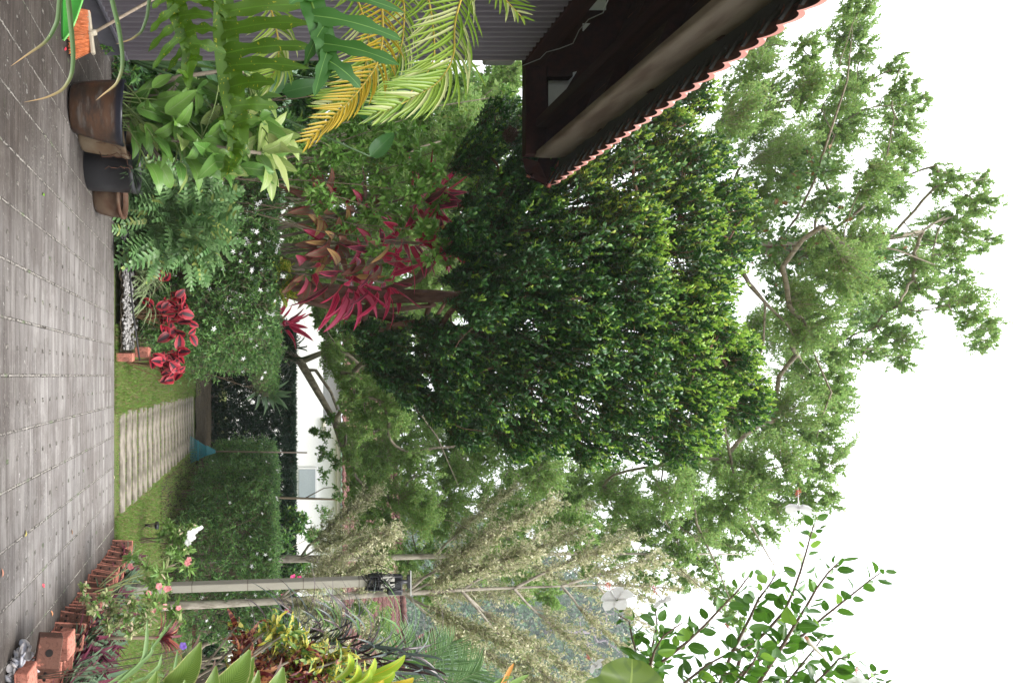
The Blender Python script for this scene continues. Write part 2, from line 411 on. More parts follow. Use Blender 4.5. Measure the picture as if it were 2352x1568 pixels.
# one ground sheet to the horizon
b = MB(); b.add([(-310, -40, ZL-.004), (430, -40, ZL-.004), (430, 340, ZL-.004), (-310, 340, ZL-.004)], [[0, 1, 2, 3]])
struct(b.build('ground', MP['lawn']))
b = MB(); b.add([(-8, 8.05, ZL), (9, 8.05, ZL), (9, 24, ZL), (-8, 24, ZL)], [[0, 1, 2, 3]])
struct(b.build('lawn', MP['lawn']))
blob_sheet('soil_bed', MP['soil'], -6, -.28, 8.06, 13.5, lambda X, Y: ZL+.03+.05*np.clip((8.9-Y), 0, 1)+0*X, 70, .012)
blob_sheet('soil_bed', MP['soil'], 2.12, 4.6, 1.5, 8.05, lambda X, Y: -.0638*Y+.03+0*X, 60, .012)
blob_sheet('soil_bed', MP['soil'], -2, 7.5, 15.9, 22, lambda X, Y: ZL+.03+0*X, 60, .015)
blob_sheet('soil_bed', MP['soil'], 1.75, 5.2, 11.2, 15.85, lambda X, Y: ZL+.02+0*X-.03*((X < 1.65)), 60, .01)
# hills far behind
def hill(X, Y):
    r = np.exp(-((X-64)/30)**2)*46+np.exp(-((X-85)/55)**2)*52+np.exp(-((X+150)/120)**2)*20
    return ZL+r*np.clip((Y-108)/70, 0, 1)**.8*(1-.2*np.clip((Y-260)/100, 0, 1))-.5
o = blob_sheet('hill', plain('hill_scrub', (.035, .075, .03), .95, .1, (.05, .09, .04), .03), -300, 420, 105, 330, hill, 90, .6)

# grass blades on the lawn that can be seen
def grass(name, n, xr, yr, h, z, mat, keep=None, lean=.35):
    b = MB(); P = np.stack([rng.uniform(*xr, n), yr[0]+(yr[1]-yr[0])*rng.random(n)**1.4, np.full(n, z)], -1)
    if keep is not None: P = P[keep(P)]
    d = jit(np.tile([0, 0, 1.], (len(P), 1)), lean); nn = rand_dirs(len(P)); nn[:, 2] *= .2
    b.inst(T_dia(.16, .02, .4, .25), P, d, nn, h*rng.uniform(.6, 1.3, len(P))*np.where((P[:, 0] > .5) & (P[:, 0] < 1.65), .5, 1.))
    o = b.build(name, mat); return tag(o, 'short mown grass covering the lawn beside and between the slabs', 'grass', kind='stuff')
M_grass = leafmat('grass_blade', (.14, .26, .05), (.24, .36, .08), .6, .3, rare=((.30, .24, .12), .26))
grass('grass', 80000, (-.6, 5.6), (8.06, 17), .055, ZL, M_grass,
      lambda P: ~((P[:, 0] > .47) & (P[:, 0] < 1.68) & (((P[:, 1]-8.295) % .37) < .20)))
# slabs of the path
sl = None
for i in range(20):
    y = 8.40+i*.37
    w = 1.24
    if sl is None:
        b = MB(); b.box((0, 0, 0), (w, .235, .05), bev=.008)
        sl = b.build('paving_slab', MP['slab']); o = sl
    else:
        o = sl.copy(); C.objects.link(o)
    o.location = (1.075+random.uniform(-.02, .02), y+random.uniform(-.012, .012), ZL+.0+random.uniform(-.006, .004))
    o.rotation_euler = (random.uniform(-.01, .01), random.uniform(-.008, .008), random.uniform(-.012, .012))
    tag(o, 'pale concrete slab lying across the garden path with grass growing in the gaps', 'paving slab', 'slabs of the garden path')

# ================================================================== HOUSE (carport side)
hs_ = thing('house', 'dark house side with corrugated wall, deep timber eave and red tiled roof edge', 'house', (-3.5, 5, zdrive(5)))
WX = -3.5; WY1 = 7.48; WT = 4.12
b = MB()                                              # corrugated cladding, real ribs
prof = []; yy = 1.0; p = .098
while yy < WY1-.04:
    for dy, dx in ((0, 0), (.038, 0), (.050, .06), (.080, .06)):
        if yy+dy < WY1-.03: prof.append((WX+dx, yy+dy))
    yy += p
prof = np.array(prof); n = len(prof); z0 = -.235
V = np.concatenate([np.c_[prof, np.full(n, z0)], np.c_[prof, np.full(n, WT)]])
b.add(V, [[i, i+1, n+i+1, n+i] for i in range(n-1)])
b.build('cladding', MP['clad'], hs_)
b = MB(); b.box((WX-.05, 4.2, -.40), (.12, 6.5, .33)); b.build('plinth', MP['clad2'], hs_)
b = MB(); b.box((WX+.03, 4.24, -.235), (.07, 6.46, .035), bev=.006); b.build('bottom_rail', MP['clad2'], hs_)
b = MB(); b.box((WX-.07, 4.17, 1.9), (.06, 6.5, 4.4)); b.build('wall', MP['clad2'], hs_)
b = MB(); b.box((WX+.01, WY1, 2.0), (.06, .055, 4.22)); b.build('corner_trim', plain('trim_paint', (.26, .22, .20), .7, .3, (.16, .12, .10), 5), hs_)
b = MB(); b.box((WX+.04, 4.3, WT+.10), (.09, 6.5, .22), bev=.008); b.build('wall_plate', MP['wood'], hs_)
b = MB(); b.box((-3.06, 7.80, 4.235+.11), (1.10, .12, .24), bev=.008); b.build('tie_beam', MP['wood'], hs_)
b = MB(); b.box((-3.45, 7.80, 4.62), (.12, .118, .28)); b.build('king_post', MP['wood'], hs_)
# sloping roof: eave edge at x=-2.3, rising toward -x
SL = math.tan(radians(24))
def zr(x): return 4.70+(-2.42-x)*SL
RY0, RY1 = 1.6, 8.2
b = MB(); th = .02
for k in range(34):                                   # soffit boards (lengthwise along Y, stepped slightly)
    x1 = -2.50-k*.145; x0 = x1-.14
    b.add([(x0, RY0, zr(x0)-.02-.003*(k % 2)), (x1, RY0, zr(x1)-.02-.003*(k % 2)), (x1, 7.90, zr(x1)-.02-.003*(k % 2)), (x0, 7.90, zr(x0)-.02-.003*(k % 2))], [[0, 1, 2, 3]])
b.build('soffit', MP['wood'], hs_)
for k, yb in enumerate(np.arange(2.2, 7.6, .95)):       # rafters
    b = MB(); a = math.atan(SL)
    c = np.array([-3.2, yb, zr(-3.2)-.11]); b.box(c, (1.5, .075, .13), rotm('Y', a)); b.build('rafter', MP['wood'], hs_)
b = MB()
b.box((-2.86, 4.4, 4.42), (.10, 6.9, .15)); b.build('purlin', MP['wood'], hs_)
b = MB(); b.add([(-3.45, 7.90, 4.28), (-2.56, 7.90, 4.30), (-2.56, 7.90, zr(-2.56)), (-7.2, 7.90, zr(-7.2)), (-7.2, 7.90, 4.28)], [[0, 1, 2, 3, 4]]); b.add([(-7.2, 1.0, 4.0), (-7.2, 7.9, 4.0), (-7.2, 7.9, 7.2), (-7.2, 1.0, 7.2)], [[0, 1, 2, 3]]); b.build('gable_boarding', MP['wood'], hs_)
# pale panels seen up between the beams
for q_ in ([(1340, 0), (1392, 0), (1392, 24), (1340, 24)], [(1266, 54), (1301, 54), (1301, 73), (1266, 73)], [(1338, 54), (1356, 54), (1340, 72), (1338, 72)]):
    b = MB(); V_ = [W(a_, c_, 7.86) for a_, c_ in q_]; b.add(V_, [[0, 1, 2, 3]]); b.build('vent_panel', MP['grill'], hs_)
b = MB(); b.add([(-3.40, 7.86, 4.53), (-2.95, 7.86, 4.53), (-3.50, 7.86, 4.86)], [[0, 1, 2]]); b.build('gable_panel', MP['grill'], hs_)
# bowed, weathered fascia board in two lengths
def fasc(y0, y1, seed):
    b = MB(); n = 14; r = np.random.default_rng(seed)
    V = []; U = []
    for i in range(n+1):
        y = y0+(y1-y0)*i/n; s_ = .012*sin(i*.9+seed)+.006*sin(i*2.3)
        for j in range(7):
            a = j/6*pi/2
            V.append((-2.50+.010*sin(j/6*pi)+s_*.4, y, 4.345+.36*j/6+s_))
    for i in range(n+1):
        y = y0+(y1-y0)*i/n; V.append((-2.54, y, 4.345)); V.append((-2.54, y, 4.70))
    Fc = [[i*7+j, i*7+j+1, i*7+j+8, i*7+j+7] for i in range(n) for j in range(6)]
    o_ = 7*(n+1); Fc += [[i*7, i*7+7, o_+2*i+2, o_+2*i] for i in range(n)]+[[o_+2*i, o_+2*i+1, o_+2*i+3, o_+2*i+2] for i in range(n)]
    b.add(V, Fc, None, 0, True); return b
for y0, y1, sd_ in ((1.7, 6.585, 1), (6.592, 7.82, 3)): fasc(y0, y1, sd_).build('fascia_board', MP['fascia'], hs_)
b = MB(); b.box((-2.46, 4.85, 4.725), (.13, 6.3, .035)); b.build('tile_batten', MP['batten'], hs_)
# clay tiles: undulating sheet, 3 courses, real thickness, verge cap
tp = .178
b = MB(); n_t = int((RY1-RY0)/tp)
yy = np.linspace(RY0, RY0+n_t*tp, n_t*10+1)
def wavez(y): ph = ((y-RY0)/tp) % 1; return .062*np.abs(np.sin(pi*ph))**.8*1.0
for c_ in range(16):
    x1 = -2.28-c_*.30; x0 = x1-.34
    z1 = zr(x1)+.02+.022; z0_ = zr(x0)+.02
    top = np.concatenate([np.c_[np.full_like(yy, x1), yy, z1+wavez(yy)+.016], np.c_[np.full_like(yy, x0), yy, z0_+wavez(yy)+.016]])
    bot = top-[0, 0, .042]
    k = len(yy); i = np.arange(k-1)
    b.add(top, np.stack([i, i+1, i+k+1, i+k], -1), None, 0, False)
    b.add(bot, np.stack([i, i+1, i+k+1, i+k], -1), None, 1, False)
    b.add(np.concatenate([top[:k], bot[:k]]), np.stack([i, i+1, i+k+1, i+k], -1), None, 0)
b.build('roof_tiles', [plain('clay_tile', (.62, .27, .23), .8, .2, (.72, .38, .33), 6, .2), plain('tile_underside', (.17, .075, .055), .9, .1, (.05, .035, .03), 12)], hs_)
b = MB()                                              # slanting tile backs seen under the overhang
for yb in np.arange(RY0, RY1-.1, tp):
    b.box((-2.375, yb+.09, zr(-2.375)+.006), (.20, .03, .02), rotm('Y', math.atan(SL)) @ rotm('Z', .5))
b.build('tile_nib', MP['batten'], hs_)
b = MB(); b.box((-2.75, 8.16, 4.72), (.95, .03, .20), rotm('Y', math.atan(SL))); b.build('verge_board', MP['wood'], hs_)
b = MB(); b.box((-2.72, 8.19, 4.86), (1.02, .05, .035), rotm('Y', math.atan(SL)), bev=.012); b.build('verge_cap', MP['tile'], hs_)
b = MB(); b.add([W(1208, 398, 8.22), W(1216, 404, 8.18), W(1266, 432, 8.18), W(1262, 424, 8.22), W(1238, 372, 7.95), W(1200, 362, 7.95)], [[0, 1, 2, 3], [0, 3, 4, 5]]); b.build('verge_end', MP['wood'], hs_)
b = MB(); b.tube([W(1210, 403, 8.22), W(1236, 414, 8.22), W(1264, 430, 8.22)], .016, 6); b.build('verge_tile', MP['tile'], hs_)
# wire run
b = MB(); pts = WL([(1400, -10, 5.2), (1385, 30), (1352, 45), (1330, 70), (1316, 100), (1285, 112), (1255, 120), (1240, 126), (1200, 122)], 6.2, 7.5)
pts[:, 0] = np.clip(pts[:, 0], -3.4, -2.6); b.tube(pts, .005, 5); b.build('cable', plain('cable_grey', (.25, .25, .26)), hs_)

t = thing('wall_lamp', 'pale grey box shaped outdoor lamp fixed high on the wall corner', 'lamp', W(1146, 134, 7.52))
b = MB(); b.box(W(1146, 137, 7.56), (.085, .13, .34), bev=.03); b.build('housing', plain('lamp_grey', (.20, .20, .185), .5), t)
b = MB(); b.box(W(1148, 127, 7.54), (.04, .05, .38)); b.build('bracket', MP['clad2'], t)
b = MB(); b.tube(WL([(1110, 134), (1085, 137), (1075, 132), (1060, 128)], 7.53), .006, 5); b.build('cable', MP['hole'], t)

# ================================================================== BROOM, DUSTPAN
P0 = W(188, 72, 5.85)
t = thing('broom', 'broom with spread orange bristles leaning on the wall plinth, pale wooden handle', 'broom', P0)
b = MB()
for i in range(420):
    u = random.uniform(-1, 1); v_ = random.uniform(-1, 1)
    A = W(208-abs(u)*1, 72+u*46, 5.90)+[0, v_*.02, 0]
    B = W(158+8*u+random.uniform(-5, 5), 76+u*57+random.uniform(-4, 4), 5.76)+[0, v_*.05, 0]
    b.sticks([A], [B], .0022, .0018)
b.build('bristles', plain('bristle_orange', (.68, .20, .07), .45, .4, (.78, .28, .12), 30), t)
b = MB(); b.box(W(208, 75, 5.90), (.37, .055, .035), rotm('Y', -.12), bev=.012)
b.tube(WL([(206, 76), (222, 75)], 5.90), [.03, .022], 10); b.build('head', plain('broom_head', (.55, .49, .38), .6), t)
b = MB(); b.tube(np.array([W(216, 75, 5.90), W(300, 27, 6.0), W(370, -12, 6.1), W(600, -140, 6.4)]), .0135, 10); b.build('handle', plain('broom_handle', (.33, .26, .19), .7, .2, (.42, .35, .27), 6, sc=(5, 5, 1)), t)
t = thing('dustpan', 'bright green plastic dustpan standing beside the orange broom', 'dustpan', W(150, 20, 5.6))
b = MB()
Q = [(141, 92), (144, -75), (196, -75), (191, -5), (176, 40), (163, 72), (150, 88)]
V = [W(px, py, 5.6) for px, py in Q]; V2 = [v+np.array([.0, .01, 0]) for v in V]; n = len(Q)
b.add(V+V2, [[i, (i+1) % n, n+(i+1) % n, n+i] for i in range(n)])
b.add(V, [list(range(n))]); b.add(V2, [list(range(n))])
b.build('pan', plain('green_plastic', (.10, .52, .08), .32, .5), t)
b = MB(); b.tube([W(193, -75, 5.58), W(191, -5, 5.58), W(176, 40, 5.58), W(163, 72, 5.58), W(146, 93, 5.58)], .009, 6)
b.build('rim', plain('green_plastic_rim', (.22, .62, .16), .35), t)
b = MB(); b.box((W(141, 0, 5.58)[0], 5.6, W(141, 0, 5.58)[2]), (.62, .07, .016)); b.build('lip', plain('dark_green', (.02, .10, .02), .5), t)

# ================================================================== POTS
def pot(name, label, px, py, y, prof, mat, bark=None, extra=None, k=40):
    x = (py-862)*y/F; t = thing(name, label, 'plant pot', (x, y, zdrive(y)))
    b = MB(); b.lathe(prof, k=k); b.build('body', mat, t, local=True)
    r = prof[-1][0]
    b = MB(); h = prof[-1][1]-.05
    b.lathe([(0.001, h+.01), (r*.5, h), (r*.97, h-.005)], k=24); b.build('potting_soil', MP['soil'], t, local=True)
    return t
pot('plant_pot', 'large brown glazed pot with a dark blue rim standing on the paving', 165, 248, 5.93,
    [(.0, .0), (.175, 0), (.20, .02), (.225, .11), (.25, .24), (.265, .35), (.270, .41), (.280, .43), (.280, .452), (.26, .452), (.25, .38)], mat_pot()).rotation_euler = (-.15, .05, 0)
tp2 = pot('plant_pot', 'brown pot with a raised fern pattern, half hidden behind the large glazed pot', 180, 305, 6.30,
    [(0, 0), (.15, 0), (.17, .03), (.20, .20), (.215, .36), (.235, .40), (.235, .44), (.21, .44), (.20, .36)], plain('stoneware', (.16, .10, .055), .6, .3, (.22, .17, .11), 6))
b = MB()      # fern relief
for s_ in (-1, 1):
    for i in range(9):
        zz = .07+i*.034; a0 = 1.15*pi+.72; rr = .165+.2*zz
        P = [(rr*1.03*cos(a0-.0), rr*1.03*sin(a0), zz), ((rr+.012)*1.03*cos(a0+s_*.20*(1-i/12)), (rr+.012)*1.03*sin(a0+s_*.20*(1-i/12)), zz+.045)]
        b.tube(P, [.008, .003], 5)
b.build('fern_relief', plain('relief_dark', (.035, .03, .018), .8), tp2, local=True)
pot('plant_pot', 'plain black tapered plastic pot between two brown pots', 200, 388, 6.58,
    [(0, 0), (.195, 0), (.205, .02), (.215, .20), (.225, .42), (.235, .43), (.235, .475), (.21, .475), (.205, .40)], plain('black_plastic', (.012, .012, .014), .42, .5, (.02, .02, .022), 4))
pot('plant_pot', 'low brown earthenware bowl at the far end of the row of pots', 215, 452, 6.95,
    [(0, 0), (.14, 0), (.17, .04), (.20, .16), (.21, .25), (.225, .26), (.225, .29), (.2, .29), (.19, .24)], plain('earthenware', (.075, .035, .02), .7, .2, (.13, .09, .06), 5))

# ================================================================== BRICK EDGING
def brick(mats, holes=True):
    pass
bm_ = MB(); bm_.box((0, 0, 0), (.105, .060, .235), bev=.005)
proto = None
nb = 0
yb = 4.62
while yb < 8.0:
    if proto is None:
        t = thing('edging_brick', '', 'brick')
        b = MB(); b.box((0, 0, .12), (.24, .09, .26), bev=.006); b.build('block', MP['brick'], t, local=True)
        b = MB(); b.add([(-.108, -.047, .005), (.05, -.047, .005), (-.01, -.047, .11), (-.06, -.047, .235), (-.108, -.047, .235)], [[0, 1, 2, 3, 4]])
        for hx in (-.08, -.04, 0):
            for hz in (.055, .145):
                b.lathe([(0, 0), (.011, 0)], (hx, -.0482, hz), 10, 1, ax=rotm('X', pi/2))
        b.build('mouldy_face', [MP['brickd'], MP['hole']], t, local=True); proto = t
    else:
        t = proto.copy(); C.objects.link(t)
        for ch in list(proto.children):
            c = ch.copy(); C.objects.link(c); c.parent = t
    t.location = (2.065+random.uniform(-.02, .02)+.02*sin(nb*.8), yb, zdrive(yb)-.03+random.uniform(-.015, .02))
    t.rotation_euler = (-.42+random.uniform(-.12, .10), random.uniform(-.07, .07), -.55+random.uniform(-.22, .22))
    tag(t, 'red perforated brick set on edge in the mouldy row edging the driveway', 'brick', 'bricks edging the driveway')
    yb += .150; nb += 1
def lone_brick(label, loc, rot, dim=(.20, .10, .068), dirty=False, group=None, hole=False):
    t = thing('brick', label, 'brick', loc, group, rot)
    b = MB(); b.box((0, 0, 0), dim, bev=.006); b.build('block', MP['brickd'] if dirty else MP['brick'], t, local=True)
    if hole:
        b = MB(); b.lathe([(0, 0), (.024, 0)], (0, -dim[1]/2-.003, 0), 14, ax=rotm('X', pi/2)); b.build('core_hole', MP['hole'], t, local=True)
    return t
lone_brick('mould blackened hollow block with one round hole at the near end of the brick edging', W(112, 1492, 4.42)+[0, 0, .0], (-.35, .1, -.2), (.19, .17, .15), True, None, True)
lone_brick('pale red brick lying on top behind the mouldy hollow block', W(150, 1478, 4.62), (.1, .05, .15), (.17, .13, .09), False)
lone_brick('red brick at the very corner of the bed, nearest to the camera', W(60, 1566, 4.25), (0, 0, .1), (.20, .16, .09))
lone_brick('brick nearer the driveway of the two stacked at the lawn corner by the pebbles', (-.22, 8.14, ZL+.11), (0, .02, .1), (.10, .13, .20))
lone_brick('brick farther from the driveway of the two stacked at the lawn corner by the pebbles', (-.28, 8.30, ZL+.29), (.05, 0, -.1), (.12, .12, .17))

# crumpled plastic / shells by the corner
b = MB()
for i in range(70):
    p = W(random.uniform(52, 92), random.uniform(1500, 1540), 4.4)
    p[2] = zdrive(4.4)+random.uniform(.01, .09)
    p[0] = 1.84+random.uniform(-.09, .09); p[1] = 4.36+random.uniform(-.16, .13)
    r = random.uniform(.022, .045)
    b.lathe([(0, -r*.4), (r*.7, -r*.2), (r, .1*r), (r*.8, .2*r), (.001, .28*r)], p, 9, ax=rotm('X', random.uniform(-1, 1)) @ rotm('Y', random.uniform(-1, 1)))
tag(b.build('shells', plain('shell', (.62, .58, .56), .5, .4, (.28, .30, .36), 18)), 'heap of pale grey and cream shells at the corner of the brick edging', 'shells', kind='stuff')
# pebbles
b = MB(); n = 700
for i in range(n):
    p = (random.uniform(-1.75, -.32), 8.08+abs(random.gauss(0, .28)), ZL+.10+random.uniform(-.02, .03))
    r = random.uniform(.012, .03)
    b.lathe([(0.001, -r*.6), (r*.9, -.1*r), (r*.8, r*.35), (.001, r*.6)], p, 6, ax=rotm('Z', random.random()*6) @ rotm('Y', random.uniform(-.6, .6)))
tag(b.build('pebbles', plain('pebble', (.36, .35, .34), .8, .3, (.22, .21, .20), 9)), 'bank of pale grey pebbles along the bed under the red coleus', 'pebbles', kind='stuff')
b = MB(); b.tube([(-2.1, 8.2, ZL+.12), (-1.6, 8.12, ZL+.15), (-1.2, 8.12, ZL+.17), (-.8, 8.13, ZL+.20), (-.45, 8.16, ZL+.24), (-.18, 8.2, ZL+.27)], .011, 8)
tag(b.build('garden_hose', plain('hose_black', (.015, .015, .016), .5)), 'thin black irrigation hose lying over the pale pebbles', 'hose')
# fallen leaves and petals on the drive
for k, (px, py, col, lab) in enumerate([(55, 1232, (.35, .30, .08), 'yellowed leaf fallen on the bare middle of the driveway'), (163, 1103+125, (.22, .12, .07), 'curled brown leaf on the paving near the far brick edging'),
        (100, 1348, (.6, .05, .08), 'red petal lying beside the brick edging'), (96, 448, (.15, .30, .03), 'small green leaf fallen on a paving joint'), (2, 1325, (.35, .16, .1), 'pinkish brown dry leaf at the near edge of the driveway'),
        (265, 1270-170, (.5, .42, .3), 'tiny dry leaf at the far edge of the paving'), (150, 108, (.65, .03, .06), 'tiny red berry on the ground in front of the broom'), (118, 1415, (.5, .22, .1), 'orange brown dead leaf at the foot of the edging bricks')]):
    y = 2195/(535-px) if px < 262 else 8.0
    p = np.array([[(py-862)*y/F, y, zdrive(y)+.006]])
    b = MB(); b.inst(T_grid(4, .45, droop=.25, fold=.25), p, rand_dirs(1)*[1, 1, .05], np.array([[0, 0, 1.]]), .055)
    tag(b.build('fallen_leaf', plain('dry_leaf', col, .7)), lab, 'leaf', 'leaves and petals fallen on the driveway')

# ================================================================== POST WITH FLOODLIGHT, RAKE, PATH LIGHT, STAKE
PY = 7.6
base = W(330, 1353, PY); base[2] = ZL+.05
top = W(868, 1333, PY)
t = thing('lamp_post', 'square grey concrete post carrying a cable coil and a floodlight', 'post', base)
b = MB(); d = top-base; ht = np.linalg.norm(d); ry = math.atan2(d[0], d[2])
b.box((base+top)/2, (.092, .092, ht), rotm('Y', ry) @ rotm('Z', .25), bev=.006)
m_, t_ = newmat('concrete_post'); x_ = NX(t_); z_ = x_.sep(x_.coord('Object'))
c_ = x_.mix(x_.noise(6, 6, x_.coord('Object', sc=(3, 3, .6))), (.23, .215, .175), (.33, .315, .265))
ln = x_.ramp(x_.m('ABSOLUTE', x_.m('SUBTRACT', x_.m('FRACT', x_.m('MULTIPLY', z_[2], 1.62)), .5)), .012, .006)
x_.out(x_.mix(ln, c_, (.16, .14, .11)), .9, .2, x_.bump(x_.noise(70, 3), .2, .005))
b.build('shaft', m_, t)
b = MB(); b.box(W(888, 1333, PY), (.12, .11, .16), rotm('Y', ry)); b.build('cap_block', plain('post_cap', (.42, .41, .36)), t)
t2 = thing('floodlight', 'square black floodlight bolted to the top of the concrete post', 'floodlight', W(905, 1338, PY))
b = MB(); b.box(W(906, 1341, PY+.07), (.23, .06, .17), bev=.012); b.build('housing', plain('black_metal', (.02, .02, .023), .45), t2)
b = MB(); b.box(W(906, 1341, PY+.035), (.19, .012, .125)); b.build('back_plate', plain('black_metal_plate', (.035, .035, .04), .5), t2)
b = MB(); b.tube(WL([(895, 1336), (920, 1335), (935, 1335)], PY-.03), [.03, .026, .02], 10); b.box(W(938, 1334, PY), (.14, .06, .03)); b.build('motion_sensor', plain('black_metal_s', (.012, .012, .014), .4), t2)
b = MB(); b.box(W(943, 1338, PY), (.28, .04, .012)); b.build('arm', plain('pale_rod', (.42, .42, .40)), t2)
for v in (1324, 1356):
    b = MB(); b.tube(WL([(895, v), (925, v)], PY+.01), .012, 6); b.build('fin', plain('black_fin', (.05, .05, .055)), t2)
t3 = thing('cable_coil', 'tangled coil of black cable wound round the top of the concrete post', 'cable', W(862, 1335, PY))
b = MB()
for i in range(26):
    c = W(random.uniform(848, 882), 1335, PY); r = random.uniform(.055, .105); tl = random.uniform(-.35, .35); a = np.linspace(0, 2*pi, 26)
    P = np.stack([r*np.cos(a), r*.8*np.sin(a), np.sin(a+i)*.04+tl*.2*np.cos(a)], -1)+c
    b.tube(P, .0055, 5, cap=False)
for i in range(9):
    A = W(random.uniform(870, 905), 1335+random.uniform(-30, 25), PY-.12)
    b.tube(np.array([A, A+[random.uniform(-.1, .1), -.04, .07], A+[random.uniform(-.12, .12), 0, random.uniform(-.1, .1)], A+[random.uniform(-.05, .05), .03, -.06]]), .005, 5)
b.build('wire', plain('cable_black', (.012, .012, .013), .4), t3)
for v, s_ in ((1321, 1), (1352, 1)):
    b = MB(); b.box(W(862, v, PY-.02), (.02, .10, .16), bev=.01); b.build('reel_side', plain('reel', (.015, .015, .016), .4), t3)

yk = 15.0
t = thing('rake', 'leaf rake with a blue green plastic fan leaning head down against the dark hedge', 'rake', W(436, 1032, yk))
b = MB(); A = W(492, 1036, yk+.2)
for i in range(17):
    u = (i-8)/8
    B = W(436-4*abs(u), 1032+u*33, yk-.05)
    b.tube([A+(B-A)*.02, A+(B-A)*.5+[0, 0, 0], B, B+[0, -.04, -.02]], [.009, .009, .008, .006], 4)
M_teal = plain('teal_plastic', (.03, .22, .26), .45, .4)
b.build('tine', M_teal, t)['kind'] = 'stuff'
b = MB(); V = [W(495, 1033, yk+.19), W(495, 1040, yk+.19), W(474, 1046, yk+.09), W(474, 1022, yk+.09)]; V2 = [v+[0, .02, 0] for v in V]
b.add(V+V2, [[0, 1, 2, 3], [4, 5, 6, 7], [0, 1, 5, 4], [1, 2, 6, 5], [2, 3, 7, 6], [3, 0, 4, 7]]); b.build('fan', M_teal, t)
b = MB(); b.box(W(455, 1034, yk+.04), (.44, .03, .03)); b.build('cross_bar', M_teal, t)
b = MB(); b.tube(WL([(488, 1036, yk+.2), (705, 1039, yk+.7)], yk), .016, 8); b.build('handle', plain('rake_handle', (.30, .22, .16), .6), t)

t = thing('path_light', 'small black solar path light standing in the lawn beside the far hedge', 'garden light', W(329, 1206, 9.75))
b = MB(); b.tube(WL([(329, 1206), (345, 1206)], 9.75), .022, 8); b.build('stake', plain('black_plastic2', (.012, .012, .012), .4), t)
b = MB(); b.tube(WL([(346, 1206), (357, 1206)], 9.75), .036, 12); b.build('lens', plain('lens', (.25, .25, .12), .3), t)
b = MB(); b.tube(WL([(357, 1206), (364, 1206)], 9.75), .055, 12); b.build('cap', plain('black_plastic3', (.02, .02, .03), .3), t)

# ================================================================== BACKGROUND BUILDINGS
def roof_mesh(b, P, nseg, mat=0):
    """corrugated tile roof on quad P (eave a,b ; ridge d,c)"""
    a, b_, c, d = [np.array(p, float) for p in P]; rows = 14
    for r in range(rows):
        t0, t1 = r/rows, (r+1)/rows
        A0 = a+(d-a)*t0; B0 = b_+(c-b_)*t0; A1 = a+(d-a)*t1; B1 = b_+(c-b_)*t1
        u = np.linspace(0, 1, nseg*6+1)[:, None]; w = .045*np.abs(np.sin(pi*u*nseg))
        z = np.array([0, 0, 1.])
        V = np.concatenate([A0+(B0-A0)*u+z*(w+.05), A1+(B1-A1)*u+z*w]); k = len(u); i = np.arange(k-1)
        b.add(V, np.stack([i, i+1, i+k+1, i+k], -1), None, mat)
        b.add(np.concatenate([V[:k], V[:k]-z*.06]), np.stack([i, i+1, i+k+1, i+k], -1), None, mat)
yh = 27.
M_far_tile = plain('weathered_roof_tile', (.085, .037, .032), .9, .2, (.14, .07, .06), 3, .2)
t = thing('white_house', 'white rendered house with a red tiled roof, beyond the dark hedge', 'house', (3.5, yh, ZL))
x0, x1 = W(0, 830, yh)[0], W(0, 985, yh)[0]; x2 = W(0, 1620, yh)[0]
zt = W(742, 0, yh-.6)[2]; zt2 = W(775, 0, yh)[2]
b = MB(); b.box(((x0+x1)/2-3, yh-.3, (zt+ZL)/2), (x1-x0+6, .6, zt-ZL)); b.build('porch_wall', MP['white'], t)
b = MB(); b.box(((x1+x2)/2, yh+.35, (zt2+ZL)/2), (x2-x1+.4, .7, zt2-ZL)); b.box((x0-1, yh+.8, (zt2+ZL)/2+.2), (8, .6, zt2-ZL)); b.build('wall', MP['white'], t)
b = MB(); b.box((x1-.2, yh-.32, zt+.04), (.5, .8, .10), bev=.01); b.box(((x1+x2)/2, yh-.02, zt2+.03), (x2-x1+1, .5, .14)); b.box(((x1+x2)/2-1.2, yh-.12, 2.15), (2.1, .22, .07)); b.build('cornice', plain('beige_trim', (.62, .58, .50)), t)
b = MB(); b.box((W(0, 1110, yh)[0], yh-.05, 2.6), (1.3, .06, .8)); b.build('window_frame', plain('frame_white', (.7, .7, .7)), t)
b = MB(); b.box((W(0, 1110, yh)[0], yh-.09, 2.6), (1.15, .03, .66)); b.build('window_pane', plain('pane', (.30, .34, .36), .1, .6), t)
b = MB(); zr_ = W(905, 0, yh+4)[2]
roof_mesh(b, [(x0-2, yh-.5, zt2+.12), (x2+1, yh-.5, zt2+.12), (x2-1, yh+4.5, zr_+.5), (x0+1, yh+4.5, zr_-.2)], 60); b.build('roof', M_far_tile, t)
b = MB()
for i in range(34):
    u = i/33; p = np.array([x0+1, yh+4.4, zr_-.2])*(1-u)+np.array([x2-1, yh+4.4, zr_+.5])*u
    b.tube([p+[-.18, 0, .05], p+[.2, 0, .10]], [.13, .16], 8)
b.build('ridge_tiles', M_far_tile, t)
y3 = 34.
t = thing('roofed_house', 'second red tiled roof glimpsed behind the grey green palm fronds', 'house', W(900, 1600, y3))
b = MB(); A = W(925, 1470, y3); Bq = W(920, 1800, y3); roof_mesh(b, [A, Bq, Bq+[-.5, 3.5, 2.2], A+[.8, 3.5, 2.2]], 26); b.build('roof', M_far_tile, t)
b = MB(); zc = A[2]; b.box(((A[0]+Bq[0])/2+.3, y3+1.2, (zc+ZL)/2-.1), (Bq[0]-A[0]-.8, 1.6, zc-ZL-.1)); b.build('wall', MP['white'], t)
b = MB(); b.tube([A+[.7, 3.5, 2.3], Bq+[-.5, 3.5, 2.3]], .16, 8); b.build('ridge_tiles', M_far_tile, t)
